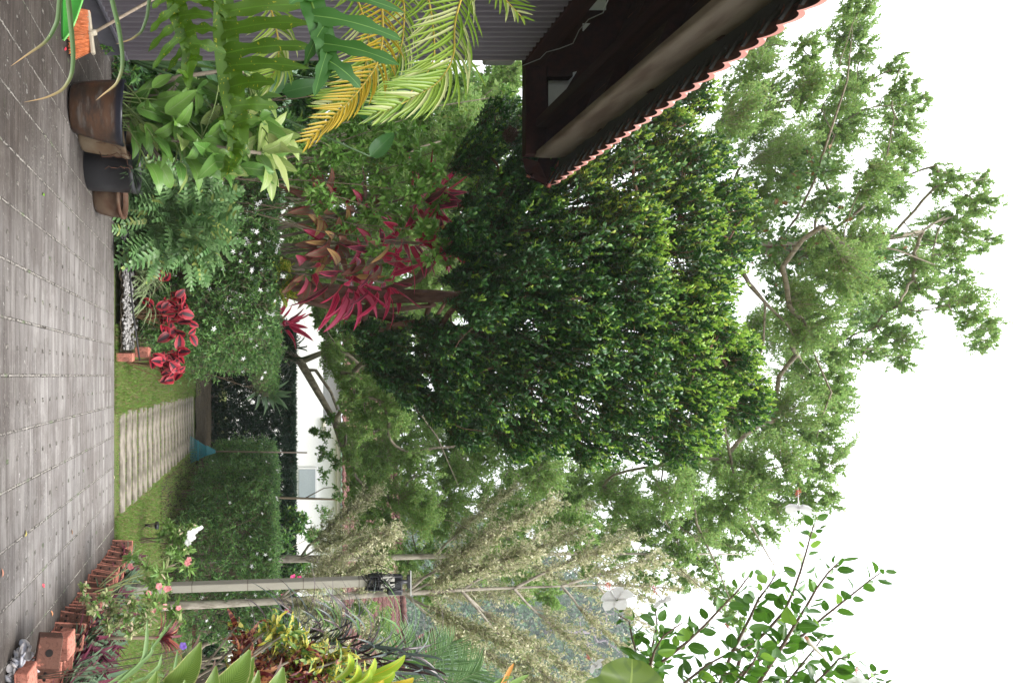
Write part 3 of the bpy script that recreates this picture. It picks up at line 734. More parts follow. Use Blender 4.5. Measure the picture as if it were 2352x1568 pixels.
def bez(a, c, d, n=6):
    t = np.linspace(0, 1, n)[:, None]; return (1-t)**2*a+2*t*(1-t)*c+t*t*d
# ================================================================== PLANT BUILDERS
def grow(b, trunk, tr, targets, rt=.006, bow=.12, wig=.06, mat=0, up=.0, kmin=3, pen=.3):
    """branch skeleton: trunk polyline (radii tr), every target joined to the nearest older node by a curved limb"""
    nodes = [np.array(p, float) for p in trunk]; par = [-1]+list(range(len(trunk)-1)); brs = []
    base = nodes[-1]; t0 = np.array(trunk)
    order = np.argsort([np.min(np.linalg.norm(t0-q, axis=1)) for q in targets])
    NP = np.array(nodes)
    for k in order:
        q = targets[k]; dv = q-NP; dd = np.linalg.norm(dv, axis=1)
        cost = dd+pen*np.maximum(0, -dv[:, 2])*2; cost[0] += 5
        j = int(np.argmin(cost)); p = NP[j]; L = np.linalg.norm(q-p)
        if L < 1e-4: continue
        n = 5 if L > .5 else 3
        idx = [j]; pts = [p]
        side = rng.normal(size=3)*wig*L
        for i in range(1, n+1):
            u = i/n; pt = p+(q-p)*u+np.array([0, 0, -bow*L*sin(pi*u)])+side*sin(pi*u)+rng.normal(size=3)*wig*.25*L*(u < 1)
            if i == n: pt = q
            nodes.append(pt); par.append(idx[-1]); idx.append(len(nodes)-1); pts.append(pt)
        NP = np.array(nodes); brs.append(idx)
    cnt = np.zeros(len(nodes))
    for idx in brs: cnt[idx[-1]] += 1
    for i in range(len(nodes)-1, 0, -1):
        if par[i] >= 0: cnt[par[i]] += cnt[i]
    rad = rt*np.maximum(cnt, .6)**.45
    tr = np.asarray(tr)
    for idx in brs:
        r = rad[idx].copy(); r[0] = min(rad[idx[1]]*1.1, rad[idx[0]]*1.1)
        b.tube(np.array([nodes[i] for i in idx]), r, 5 if r[0] < .03 else 7, mat, cap=False)
    b.tube(t0, tr, 10, mat)
    return nodes
def ballpts(c, r, n, shell=.6):
    d = rand_dirs(n); rr = (shell+(1-shell)*rng.random(n))**.6
    return np.asarray(c)+d*np.asarray(r)*rr[:, None]
def twigs(b, A, B, nl, tmpl, sc, mats=(0,), share=(1.,), spread=.9, stem=None, stemr=.002, t0=.25, upn=.6, alongd=.35, sx=1., drift=0.):
    """leafy twigs: sticks A->B, nl leaves each on the outer part"""
    N = len(A)
    if stem is not None: b.sticks(A, B, stemr*1.6, stemr*.6, stem)
    t = t0+(1-t0)*rng.random((N, nl))**.8; P = A[:, None]+(B-A)[:, None]*t[..., None]
    ax = np.repeat(nrm(B-A), nl, 0); P = P.reshape(-1, 3)
    d = nrm(ax*alongd+rand_dirs(N*nl)*spread+np.array([0, 0, drift])); nn = nrm(rand_dirs(N*nl)+np.array([0, 0, upn*1.6]))
    ms = rng.choice(len(mats), size=N*nl, p=np.array(share)/np.sum(share))
    s_ = sc*rng.uniform(.65, 1.25, N*nl)
    for i, m in enumerate(mats):
        k = ms == i; b.inst(tmpl, P[k], d[k], nn[k], s_[k], m, sx=sx)
def blobs_to_world(bl, y0, dy, rs=1.0):
    out = []
    for px, py, r in bl:
        y = y0+rng.uniform(-dy, dy); out.append((W(px, py, y), r*y/F*rs))
    return out
def tree(name, label, cat, bl, y0, dy, trunk, tr, nt, nl, tmpl, sc, leafmats, share, barkm, twm, stemr=.0025, rt=.006, zs=.75, lean=.35, ntg=3, spread=.9, upn=.6, shell=.35, group=None, t0=.25, alongd=.35, tlen=1.0, depth=1.3, hang=0., rs=1.):
    t = thing(name, label, cat, trunk[0], group)
    B = blobs_to_world(bl, y0, dy, rs)
    tb = MB(); tg = []
    for c, r in B:
        for i in range(ntg): tg.append(c+rng.normal(size=3)*r*.4*np.array([1, 1, .8]))
    nodes = grow(tb, trunk, tr, tg, rt)
    tb.build('trunk', barkm, t)
    lb = MB(); As = []; Bs = []
    for c, r in B:
        n = max(4, int(nt*(r/.4)**2)) if nt > 0 else -nt
        E = ballpts(c, np.array([r, r*depth, r*zs]), n, shell)
        src = np.array([q for q in tg if np.linalg.norm(q-c) < r*1.5] or [c])
        j = np.argmin(np.linalg.norm(E[:, None]-src[None], axis=2), 1)
        a = src[j]; S = a+(E-a)*rng.uniform(.15, .5, (n, 1))
        E = E+np.array([0, 0, lean])*r*rng.random((n, 1))*.5
        As.append(S); Bs.append(E)
    A = np.concatenate(As); Bq = np.concatenate(Bs)
    twigs(lb, A, Bq, nl, tmpl, sc, list(range(len(leafmats)-0)), share, spread, stem=len(leafmats), stemr=stemr, upn=upn, t0=t0, alongd=alongd, drift=hang)
    lb.build('crown', leafmats+[twm], t)
    return t

# leaf materials ------------------------------------------------------
L = {}
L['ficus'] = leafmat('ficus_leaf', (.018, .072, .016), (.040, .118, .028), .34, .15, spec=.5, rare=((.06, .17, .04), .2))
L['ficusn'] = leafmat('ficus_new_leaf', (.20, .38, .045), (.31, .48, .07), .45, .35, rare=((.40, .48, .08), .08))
L['ficusm'] = leafmat('ficus_mid_leaf', (.08, .21, .035), (.13, .28, .05), .36, .25)
L['tall'] = leafmat('tall_leaf', (.25, .41, .11), (.36, .50, .17), .55, .45, rare=((.30, .34, .10), .08))
L['tall2'] = leafmat('tall_leaf_dark', (.17, .32, .08), (.25, .40, .12), .55, .45)
L['vine'] = leafmat('vine_leaf', (.07, .16, .035), (.13, .24, .05), .42, .3, rare=((.26, .14, .05), .05))
L['cream'] = leafmat('cream_leaf', (.56, .55, .35), (.72, .69, .47), .6, .3, edge=(.62, .60, .42), edge0=.2)
L['creamg'] = leafmat('cream_green_leaf', (.22, .31, .11), (.36, .41, .20), .5, .3)
L['hedge'] = leafmat('hedge_leaf', (.11, .25, .06), (.20, .37, .11), .42, .3, rare=((.18, .34, .08), .2))
L['hedged'] = leafmat('hedge_leaf_deep', (.04, .12, .035), (.08, .18, .055), .4, .2)
L['cypress'] = leafmat('cypress_leaf', (.010, .034, .014), (.02, .055, .022), .6, .1)
L['under'] = leafmat('shrub_leaf', (.08, .21, .035), (.16, .33, .06), .42, .3, mid=(.16, .30, .10), rare=((.28, .38, .08), .08))
L['wood'] = leafmat('distant_leaf', (.06, .14, .06), (.11, .20, .09), .9, .2, rare=((.17, .19, .14), .3))
L['petal'] = leafmat('white_petal', (.80, .80, .80), (.88, .88, .86), .55, .3)
twp = MP['twigp']

# ================================================================== FICUS (dark round crown)
fb = [(900, 860, 38), (870, 820, 36), (840, 760, 32), (950, 900, 42), (1050, 800, 50), (1100, 860, 55), (1000, 760, 40), (930, 760, 36), (1050, 940, 42), (1090, 640, 45), (1080, 520, 40), (1010, 820, 45), (960, 850, 40), (900, 800, 40), (1000, 940, 40), (1060, 880, 55), (1080, 990, 45), (1150, 820, 60), (1150, 930, 60), (1200, 1010, 50), (1130, 700, 60),
      (1120, 560, 60), (1140, 450, 60), (1110, 350, 50), (1160, 270, 50), (1230, 400, 70), (1230, 520, 75), (1230, 640, 75), (1240, 760, 75), (1250, 880, 75), (1270, 990, 60),
      (1330, 340, 70), (1340, 460, 80), (1340, 580, 80), (1340, 700, 80), (1350, 820, 80), (1360, 940, 75), (1370, 1030, 50), (1440, 330, 60), (1460, 420, 80), (1450, 540, 85),
      (1460, 660, 85), (1460, 780, 85), (1470, 900, 80), (1470, 1010, 55), (1560, 300, 50), (1570, 390, 70), (1580, 500, 80), (1580, 610, 80), (1560, 720, 80), (1580, 840, 75), (1590, 950, 65), (1570, 1030, 45),
      (1640, 360, 50), (1680, 470, 55), (1690, 560, 50), (1660, 640, 50), (1660, 760, 45), (1690, 850, 55), (1720, 930, 50), (1640, 910, 50), (1500, 250, 55), (1600, 230, 50), (1200, 300, 50), (1620, 1000, 40),
      (1700, 800, 45), (1620, 700, 60), (1735, 890, 35)]
def ficus():
    base = np.array([(655-862)*9.6/F-.25, 9.6, ZL])
    tr = np.array([base, W(560, 650, 9.6), W(700, 665, 9.6), W(860, 680, 9.55), W(1000, 680, 9.6), W(1150, 690, 9.6), W(1350, 680, 9.6)])
    t = thing('ficus_tree', 'big round dark glossy tree with lime green tips and reddish trunks, nearest the roof', 'tree', base)
    tb = MB(); tg = []; As = []; Es = []; FN = []
    cen = np.array(W(1330, 650, 9.8))
    for px, py, r in fb:
        # blobs lie on a thick bowl that faces every way
        q = W(px, py, 9.6); rad = np.clip(1-((px-1350)/430)**2-((py-650)/440)**2, 0, 1)**.5
        fac = rng.uniform(.40, 1.4); fn = rng.uniform(.4, 1.5)
        for sgn in (-1, 1):
            y = 9.6+sgn*rad*1.5+rng.uniform(-.2, .2)
            c = W(px, py, y); rr = r*y/F
            for i in range(2 if sgn < 0 else 1): tg.append(c+rng.normal(size=3)*rr*.35)
            n = int((135*fac if sgn < 0 else 85)*(r/60)**2); FN.append(np.full(n, fn))
            E = ballpts(c, rr*np.array([1.15, 1.1, 1.05]), n, .5)
            o = nrm(E-cen); S = E-nrm(o*.45+nrm(E-c)*.35+np.array([0, 0, .9]))*rng.uniform(.20, .38, (n, 1))
            As.append(S); Es.append(E)
    # second and third stems
    s2 = WL([(690, 665, 9.6), (800, 700, 9.7), (940, 740, 9.7), (1080, 790, 9.6), (1230, 860, 9.4), (1320, 930, 9.1)], 9.6)
    s3 = WL([(860, 680, 9.55), (960, 640, 9.6), (1060, 520, 9.6), (1180, 430, 9.6), (1250, 380, 9.6)], 9.6)
    s4 = WL([(940, 740, 9.7), (1100, 760, 9.2), (1200, 830, 8.9), (1290, 855, 8.65), (1430, 885, 8.4)], 9.6)
    tb.tube(s2, [.09, .075, .06, .05, .035, .02], 8); tb.tube(s3, [.07, .06, .05, .04, .03], 8); tb.tube(s4, [.055, .045, .035, .03, .018], 8)
    tb.tube(WL([(560, 640, 9.7), (700, 690, 9.7), (830, 720, 9.8), (1000, 700, 9.9)], 9.7), [.06, .05, .045, .03], 8)
    grow(tb, tr, [.16, .13, .125, .11, .09, .07, .04], tg, .0065, bow=.05)
    tb.build('trunk', MP['barkr'], t)
    A = np.concatenate(As); E = np.concatenate(Es)
    lb = MB(); N = len(A)
    lb.sticks(A, E, .004, .002, 3)
    hz = np.clip((E[:, 2]-2.6)/5.5, 0, 1); out = np.linalg.norm((E-cen)*[1, 1, .9], axis=1)
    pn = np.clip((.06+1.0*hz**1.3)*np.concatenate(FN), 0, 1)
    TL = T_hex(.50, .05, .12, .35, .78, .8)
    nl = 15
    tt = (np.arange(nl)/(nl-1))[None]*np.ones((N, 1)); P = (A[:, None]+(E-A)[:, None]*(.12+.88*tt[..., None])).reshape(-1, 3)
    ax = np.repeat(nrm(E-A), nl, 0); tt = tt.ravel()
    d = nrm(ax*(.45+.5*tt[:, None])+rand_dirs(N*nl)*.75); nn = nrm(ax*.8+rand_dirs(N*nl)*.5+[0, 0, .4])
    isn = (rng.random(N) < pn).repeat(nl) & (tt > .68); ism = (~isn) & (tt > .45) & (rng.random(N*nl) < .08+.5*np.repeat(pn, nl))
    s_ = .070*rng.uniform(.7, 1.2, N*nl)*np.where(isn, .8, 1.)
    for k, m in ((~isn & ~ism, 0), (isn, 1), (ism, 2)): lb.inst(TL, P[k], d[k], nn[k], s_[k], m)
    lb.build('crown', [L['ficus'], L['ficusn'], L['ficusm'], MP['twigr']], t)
ficus()

# ================================================================== TALL LIGHT TREE
tb_ = [(1950, 60, 45), (1965, 20, 35), (1955, 120, 40), (1960, 190, 45), (1930, 240, 45), (1940, 300, 50), (1880, 330, 60), (1850, 120, 40), (1860, 190, 45), (1800, 230, 60), (1750, 100, 45), (1720, 180, 60), (1700, 260, 60),
       (1650, 330, 50), (1780, 330, 70), (1860, 430, 70), (1760, 430, 70), (1720, 520, 60), (2060, 150, 22), (2070, 200, 30), (2055, 250, 38), (2110, 240, 22), (2060, 310, 42), (2050, 370, 45), (2010, 420, 45), (2000, 470, 60), (1950, 560, 60),
       (2160, 395, 20), (2170, 430, 32), (2250, 420, 22), (2250, 470, 32), (2200, 490, 40), (2200, 550, 38), (2130, 530, 40), (2260, 560, 22), (2150, 600, 40), (2100, 640, 45), (2200, 650, 32), (2220, 700, 38), (2245, 750, 36), (2250, 790, 24), (2180, 690, 28),
       (2030, 620, 60), (2040, 720, 45), (2060, 780, 38), (2060, 830, 26), (2000, 800, 30), (1990, 700, 60), (1900, 640, 80), (1810, 600, 70), (1850, 730, 80), (1920, 800, 45), (1780, 760, 70), (1850, 860, 70), (1920, 920, 40), (1890, 990, 50), (1800, 950, 75), (1720, 980, 60),
       (1880, 1060, 45), (1780, 1060, 65), (1860, 1130, 48), (1780, 1150, 60), (1700, 1140, 55), (1650, 1040, 50), (1610, 1120, 60), (1900, 880, 40),
       (1530, 1120, 65), (1600, 1220, 50), (1500, 1230, 60), (1420, 1140, 70), (1330, 1120, 75), (1230, 1070, 80), (1400, 1250, 45), (1680, 1240, 40), (1740, 1220, 36), (1620, 1310, 34), (1660, 1370, 32), (1690, 1420, 24), (1560, 1330, 30),
       (1120, 1000, 80), (1020, 1020, 80), (920, 1000, 75), (850, 1090, 60), (950, 1110, 75), (1050, 1120, 75), (1150, 1160, 70), (1250, 1200, 60), (860, 930, 55), (800, 1010, 35), (880, 1180, 50), (1000, 1220, 60), (1100, 1270, 60), (1200, 1290, 50), (900, 870, 45), (1320, 1210, 50),
       (1060, 260, 50), (1130, 220, 50), (1170, 160, 45), (980, 330, 50), (1030, 380, 50), (930, 240, 50), (900, 400, 55), (1080, 330, 45), (860, 480, 50), (820, 300, 50), (1160, 1240, 60), (1180, 1330, 50), (960, 1180, 60), (850, 1020, 60), (1280, 1150, 60), (1460, 1180, 50), (1350, 1280, 45), (1560, 1270, 36), (1640, 1200, 50), (1080, 1060, 60), (820, 1120, 45), (1200, 1130, 60), (900, 940, 60), (1560, 1060, 50), (1700, 1080, 45), (1050, 1320, 45), (1480, 1320, 36), (1250, 1360, 40), (790, 870, 36), (820, 920, 38), (830, 980, 38), (800, 1060, 34), (830, 1060, 42), (850, 1130, 40), (810, 1160, 36), (840, 1200, 40), (820, 1250, 38), (880, 1260, 45), (860, 1320, 40), (930, 1300, 45), (830, 1400, 36), (880, 1440, 40), (980, 1360, 45), (760, 700, 45), (820, 760, 50), (760, 830, 40), (900, 720, 60), (980, 640, 60), (1000, 740, 60), (900, 800, 60), (820, 640, 45), (920, 560, 60), (1040, 560, 60), (1090, 640, 60), (740, 620, 40), (840, 540, 45), (800, 900, 45), (860, 860, 50)]
def tall():
    y0 = 14.5
    base = W(0, 600, y0); base[2] = ZL
    tr = np.array([base, W(900, 585, y0), W(1300, 575, y0), W(1700, 572, y0), W(1900, 566, y0), W(2040, 545, y0), W(2120, 530, y0)])
    T1 = T_dia(.42, .05, .62, .08)
    return tree('tall_tree', 'tallest tree, airy and light green with sky showing through, behind the dark round tree', 'tree',
                tb_, y0, 2.0, tr, [.28, .24, .20, .15, .11, .05, .03], 60, 36, T1, .064, [L['tall'], L['tall2']], [.75, .25], MP['bark'], twp,
                stemr=.003, rt=.0058, zs=.62, lean=.5, ntg=3, spread=.8, shell=.2, t0=.1, alongd=.55, rs=1.3)
tt_ = tall()
# reaching limbs of the tall tree that the photograph shows
b = MB()
for pts, r in (([(1960, 560), (2060, 575), (2150, 600)], (.05, .03, .015)), ([(2030, 555), (2100, 545), (2170, 500)], (.05, .03, .012)), ([(1730, 650), (1760, 700), (1810, 740), (1830, 790)], (.07, .05, .04, .02)),
               ([(1760, 700), (1755, 790), (1730, 880)], (.04, .03, .015)), ([(1900, 900), (1890, 960), (1880, 1010)], (.03, .02, .012)), ([(1680, 1100), (1720, 1200), (1760, 1280), (1800, 1330)], (.05, .035, .02, .01)),
               ([(1600, 1200), (1650, 1300), (1690, 1400)], (.04, .025, .012)), ([(900, 860), (1000, 1000), (1060, 1120)], (.05, .03, .015)), ([(1900, 330), (1950, 190), (1960, 60)], (.04, .03, .012)), ([(1980, 480), (2030, 400), (2060, 260)], (.05, .03, .014))):
    P = WL(pts, 13.2); q0 = W(min(pts[0][0], 1950)-130 if pts[0][0] > 1200 else 760, 578, 14.4); P = np.concatenate([bez(q0, (q0+P[0])/2+np.array([0, -.2, .15]), P[0], 4)[:-1], P]); r = .55*np.concatenate([np.full(3, r[0]), r]); b = MB(); b.tube(P+rng.normal(size=P.shape)*.03, r, 7); b.build('limb', MP['bark'], tt_)
B2 = [(700, 480, 60), (760, 560, 60), (700, 640, 50), (800, 660, 60), (780, 760, 55), (860, 560, 65), (880, 700, 60), (960, 600, 65), (980, 720, 55), (1060, 520, 65), (1060, 650, 60), (960, 480, 60), (860, 430, 60), (760, 400, 60), (1080, 400, 60), (1000, 360, 60), (900, 330, 60), (800, 320, 60), (700, 340, 60), (1140, 300, 55), (1050, 240, 60), (950, 220, 60), (850, 200, 60), (1140, 200, 50), (860, 830, 50), (930, 860, 45), (1150, 560, 60), (1140, 700, 60), (1160, 440, 55), (740, 720, 30), (690, 560, 50), (1220, 600, 60), (1180, 820, 50), (1100, 780, 50)]
bq = W(0, 520, 18.5); bq[2] = ZL
tree('garden_tree', 'soft green bushy tree filling the gap behind the tall cordyline', 'tree', B2, 18.5, 1.2, np.array([bq, W(700, 522, 18.5), W(850, 530, 18.5), W(980, 535, 18.5)]), [.16, .13, .10, .06], 40, 22, T_hex(.5, .05, .15), .125, [L['tall2'], L['creamg']], [.8, .2], MP['bark'], twp, stemr=.004, rt=.008, rs=1.35)
# vine climbing its trunk
t = thing('climbing_vine', 'broad leaved vine with some rusty leaves climbing the upper trunk of the tall tree', 'vine', W(1700, 575, 14.3))
b = MB(); vb = blobs_to_world([(1700, 575, 40), (1760, 560, 50), (1820, 570, 50), (1800, 470, 40), (1850, 400, 45), (1880, 370, 40), (1900, 560, 45), (1960, 600, 50), (2000, 560, 40), (2050, 560, 35), (1960, 680, 40), (1990, 730, 35), (1920, 480, 40), (1840, 640, 45), (1790, 660, 40)], 13.6, .3)
for c, r in vb:
    E = ballpts(c, r, int(120*(r/.4)**2), .3); b.inst(T_hex(.62, .06, .2), E, jit(np.tile([0, -.3, -.5], (len(E), 1)), .7), jit(np.tile([0, -.6, .6], (len(E), 1)), .5), .125*rng.uniform(.7, 1.2, len(E)))
b.build('foliage', L['vine'], t)
b = MB(); b.tube(WL([(700, 590), (1100, 582), (1500, 570), (1750, 568), (1950, 560), (2040, 550)], 14.2), [.03, .03, .03, .025, .02, .01], 6); b.build('stem', MP['barkr'], t)

# ================================================================== CREAM TREES (tiered branches)
def cream_tree(label, px0, px1, py0, py1, y, r0, tiers, nleaf=1.0):
    base = W(px0, py0, y); base[2] = ZL
    tr = np.array([base]+[W(px0+(px1-px0)*u, py0+(py1-py0)*u+3*sin(7*u), y) for u in np.linspace(.05, 1, 9)])
    t = thing('variegated_tree', label, 'tree', base, 'cream leaved tiered trees')
    tb = MB(); tb.tube(tr, np.linspace(r0, .008, 10), 9); lb = MB(); As = []; Es = []
    for (px, dirs) in tiers:
        for (tx, ty, dyy, n) in dirs:
            A = W(px, py0+(py1-py0)*(px-px0)/(px1-px0), y); B = W(px+tx, py0+ty, y+dyy)
            m = 7; u = np.linspace(0, 1, m)[:, None]
            P = A+(B-A)*u+np.array([0, 0, -.06])*np.linalg.norm(B-A)*np.sin(pi*u)+rng.normal(size=(m, 3))*.02*(u > 0)
            Lb = np.linalg.norm(B-A); tb.tube(P, np.linspace(.018+.004*Lb, .004, m), 6, cap=False)
            k = int(n*nleaf); uu = .22+.78*rng.random(k); S = A+(B-A)*uu[:, None]; S[:, 2] -= .06*Lb*np.sin(pi*uu)
            ax = nrm(B-A); dr = nrm(ax*1.0+rng.normal(size=(k, 3))*.42+np.array([0, 0, .18])); E = S+dr*(rng.uniform(.18, .50, (k, 1))*(1.15-.5*uu[:, None])*min(1.3, Lb*.6))
            As.append(S); Es.append(E)
    tb.build('trunk', mat_bark('bark_pale'+str(int(py0)), (.20, .17, .14), (.42, .38, .32), 10), t)
    A = np.concatenate(As); E = np.concatenate(Es)
    twigs(lb, A, E, 15, T_dia(.42, .05, .62, .05), .062, [0, 1], [.72, .28], .85, stem=2, stemr=.0028, t0=.25, upn=.8)
    lb.build('crown', [L['cream'], L['creamg'], twp], t)
cream_tree('slender cream leaved tree whose trunk stands between the concrete post and the white wall sapling', 380, 1700, 1283, 1270, 13.5, .10,
           [(690, [(170, -150, -.8, 34), (140, -60, -1., 22), (170, 40, -.6, 18)]), (820, [(180, -110, .5, 18)]), (1000, [(180, -160, -.5, 24), (150, 60, .8, 12)]), (1180, [(170, -120, .3, 12), (190, 80, -.5, 14)]), (1330, [(190, -90, .3, 12), (160, 90, 0, 12)]), (1480, [(150, -60, 0, 6), (140, 60, 0, 6)])], 6.)
cream_tree('cream leaved tiered tree whose mottled trunk rises directly behind the concrete post', 330, 1400, 1392, 1340, 11.25, .08,
           [(640, [(250, -170, -.3, 48), (230, -100, -.8, 40), (200, 130, -.6, 30), (160, 30, -1., 24)]), (760, [(200, 160, .2, 24), (190, -60, .6, 26)]), (930, [(330, -230, .1, 74), (280, -120, -.6, 60), (330, 190, -.2, 60), (240, 90, -.9, 40), (250, -30, .8, 34)]),
            (1060, [(260, -170, .2, 40), (260, 150, .2, 44), (290, 230, -.4, 34)]), (1180, [(260, -150, -.1, 30), (230, 140, .2, 26)]), (1290, [(230, -110, .2, 18), (190, 130, -.2, 14)]), (1370, [(190, -40, 0, 8), (140, 60, 0, 8)])], 4.8)
# thin sapling between hedge and house
t = thing('sapling', 'thin stemmed sapling before the white wall between the rake handle and the pale trunks', 'tree', W(400, 1143, 17))
b = MB(); b.tube(WL([(430, 1143), (640, 1142), (765, 1146), (800, 1150)], 17.), [.035, .03, .026, .02], 7); b.tube(WL([(700, 1144), (745, 1120), (770, 1118)], 17.), [.015, .012, .008], 5); b.build('trunk', MP['twig'], t)
b = MB()
for c, r in blobs_to_world([(745, 1090, 22), (740, 1180, 26), (720, 1230, 25), (780, 1130, 25), (755, 1040, 18)], 17, .3): twigs(b, ballpts(c, r, 14)*0+c, ballpts(c, r, 14), 14, T_dia(.5), .075, [0], [1], stem=1)
b.build('crown', [L['under'], twp], t)

# ================================================================== HEDGES
T_h = T_hex(.30, .04, .12, .35, .75)
def hedge(name, label, poly, z0, zt, n, tmpl, sc, mats, share, stems, thick=.3, nl=9, lenr=(.08, .2), barez=0., flowers=0, skip=None, sides=(0, 1, 2, 3), noise=.08, stemm=None, lumps=.0):
    """poly: footprint corners (ccw); leafy shoots fill a shell under the sides and top"""
    poly = np.array(poly, float); c = poly.mean(0); t = thing(name, label, 'hedge', (c[0], c[1], z0))
    area = []; m = len(poly)
    P = []; D = []
    per = [np.linalg.norm(poly[(i+1) % m]-poly[i]) for i in range(m)]; hgt = zt-z0
    x0, y0 = poly.min(0); x1, y1 = poly.max(0); ta = (x1-x0)*(y1-y0); tot = sum(per[i] for i in sides)*hgt+ta
    for i in sides:
        a, b_ = poly[i], poly[(i+1) % m]; k = int(n*per[i]*hgt/tot); u = rng.random(k); zz = barez+(1-barez)*rng.random(k)**.85
        e = nrm(b_-a); no = np.array([e[1], -e[0]])
        ins = rng.random(k)**1.5*thick
        bul = (.18*np.sin(zz*2.6)-.10*(zz > .9))+noise*rng.normal(size=k)*.5+lumps*np.sin(u*per[i]*3+i*2)*np.sin(zz*4+i)
        q = a+(b_-a)*u[:, None]+no*(bul-ins-.05)[:, None]
        P.append(np.c_[q, z0+zz*hgt]); D.append(np.c_[np.tile(no, (k, 1)), np.full(k, .5)])
    k = int(n*ta/tot*1.1); Q = np.c_[rng.uniform(x0, x1, k), rng.uniform(y0, y1, k)]
    inside = np.ones(k, bool)
    for i in range(m):
        a, b_ = poly[i], poly[(i+1) % m]; e = b_-a; inside &= (e[0]*(Q[:, 1]-a[1])-e[1]*(Q[:, 0]-a[0])) > -.02
    Q = Q[inside]; P.append(np.c_[Q, zt-.02-rng.random(len(Q))**2*thick*.7+rng.normal(size=len(Q))*noise*.25+lumps*.3*np.sin(Q[:, 0]*3.1)*np.sin(Q[:, 1]*2.3)]); D.append(np.tile([0, 0, 1.], (len(Q), 1)))
    P = np.concatenate(P); D = np.concatenate(D)
    if skip is not None: k = ~skip(P); P = P[k]; D = D[k]
    d = jit(nrm(D+[0, 0, .35]), .5); Ln = rng.uniform(*lenr, (len(P), 1))
    b = MB(); twigs(b, P-d*Ln, P, nl, tmpl, sc, list(range(len(mats))), share, .85, stem=len(mats), stemr=.0018, upn=.5)
    b.build('foliage', list(mats)+[MP['twig']], t)
    b = MB(); k = stems*3; cc = np.c_[rng.uniform(x0+.15, x1-.15, k), rng.uniform(y0+.1, y1-.1, k), np.full(k, z0)]; ok = np.ones(k, bool)
    for i in range(m):
        a, b_ = poly[i], poly[(i+1) % m]; e = nrm(b_-a); ok &= (e[0]*(cc[:, 1]-a[1])-e[1]*(cc[:, 0]-a[0])) > .14
    cc = cc[ok][:stems]; k = len(cc)
    tp_ = cc+np.c_[rng.normal(size=(k, 2))*.25, np.full(k, 0)]; tp_[:, 2] = z0+hgt*rng.uniform(.5, .92, k)
    md = (cc+tp_)/2+rng.normal(size=(k, 3))*.06
    b.sticks(cc, md, .014, .010); b.sticks(md, tp_, .010, .004)
    k2 = k*7; j = rng.integers(0, k, k2); A = md[j]+(tp_[j]-md[j])*rng.random((k2, 1)); E = A+jit(np.tile([0, 0, .6], (k2, 1)), .8)*rng.uniform(.2, .5, (k2, 1)); b.sticks(A, E, .005, .002)
    b.build('stems', stemm or MP['twig'], t)
    if flowers:
        F5 = MB(); a5 = np.arange(5)*2*pi/5; dd = np.c_[np.cos(a5), np.sin(a5), np.full(5, .12)]
        F5.inst(T_hex(.42, .02, .12), np.zeros((5, 3)), dd, np.tile([0, 0, 1.], (5, 1)), 1.0)
        fp = None; front = P[(P[:, 2] > z0+hgt*.25)]
        w = ((front[:, 2]-z0)/hgt)**1.6*np.clip(-np.einsum('ij,ij->i', D[P[:, 2] > z0+hgt*.25][:, :2], nrm(front[:, :2])), .002, 1); idx = rng.choice(len(front), flowers, p=w/w.sum(), replace=False); DD = D[(P[:, 2] > z0+hgt*.25)][idx]
        for i, q in enumerate(front[idx]):
            if fp is None: fp = F5.build('flower', L['petal'], t, local=True); f = fp
            else: f = fp.copy(); C.objects.link(f); f.parent = t
            dn = nrm(DD[i]+rng.normal(size=3)*.4+[0, -.5, .2]); qv = Vector(dn).to_track_quat('Z', 'Y')
            loc = q+nrm(DD[i]+[0, -.5, 0])*.10
            f.location = loc-np.array(t.location); f.rotation_euler = qv.to_euler(); s = rng.uniform(.028, .045); f.scale = (s, s, s)
    return t
ZT = 1.40
hedge('flowering_hedge', 'clipped green hedge thick with white star flowers behind the red coleus',
      [(-2.75, 9.15), (-.55, 9.15), (-.15, 11.0), (.45, 14.2), (-2.75, 14.2)], ZL, ZT, 13500, T_h, .058, [L['hedge'], L['hedged']], [.75, .25], 70, .34, 11, (.10, .32), .04, 99, noise=.17, lumps=.16, sides=(0, 1))
hedge('flowering_hedge', 'clipped hedge with bare brown feet between the slab path and the concrete post',
      [(2.85, 11.55), (4.6, 11.55), (5.1, 18), (1.75, 18), (2.25, 12.7)], ZL, ZT, 13500, T_h, .060, [L['hedge'], L['hedged']], [.7, .3], 150, .36, 10, (.10, .32), .12, 60, noise=.18, lumps=.20, sides=(0, 3, 4))
hedge('clipped_hedge', 'very dark flat topped conifer hedge closing the garden behind the rake',
      [(-1.5, 19.6), (7.5, 19.6), (7.5, 20.9), (-1.5, 20.9)], ZL, W(676, 0, 19.8)[2], 11000, T_dia(.22, .03, .5), .14, [L['cypress']], [1], 110, .22, 13, (.1, .2), .02, 0, noise=.06, sides=(0, 3), stemm=MP['barkr'])
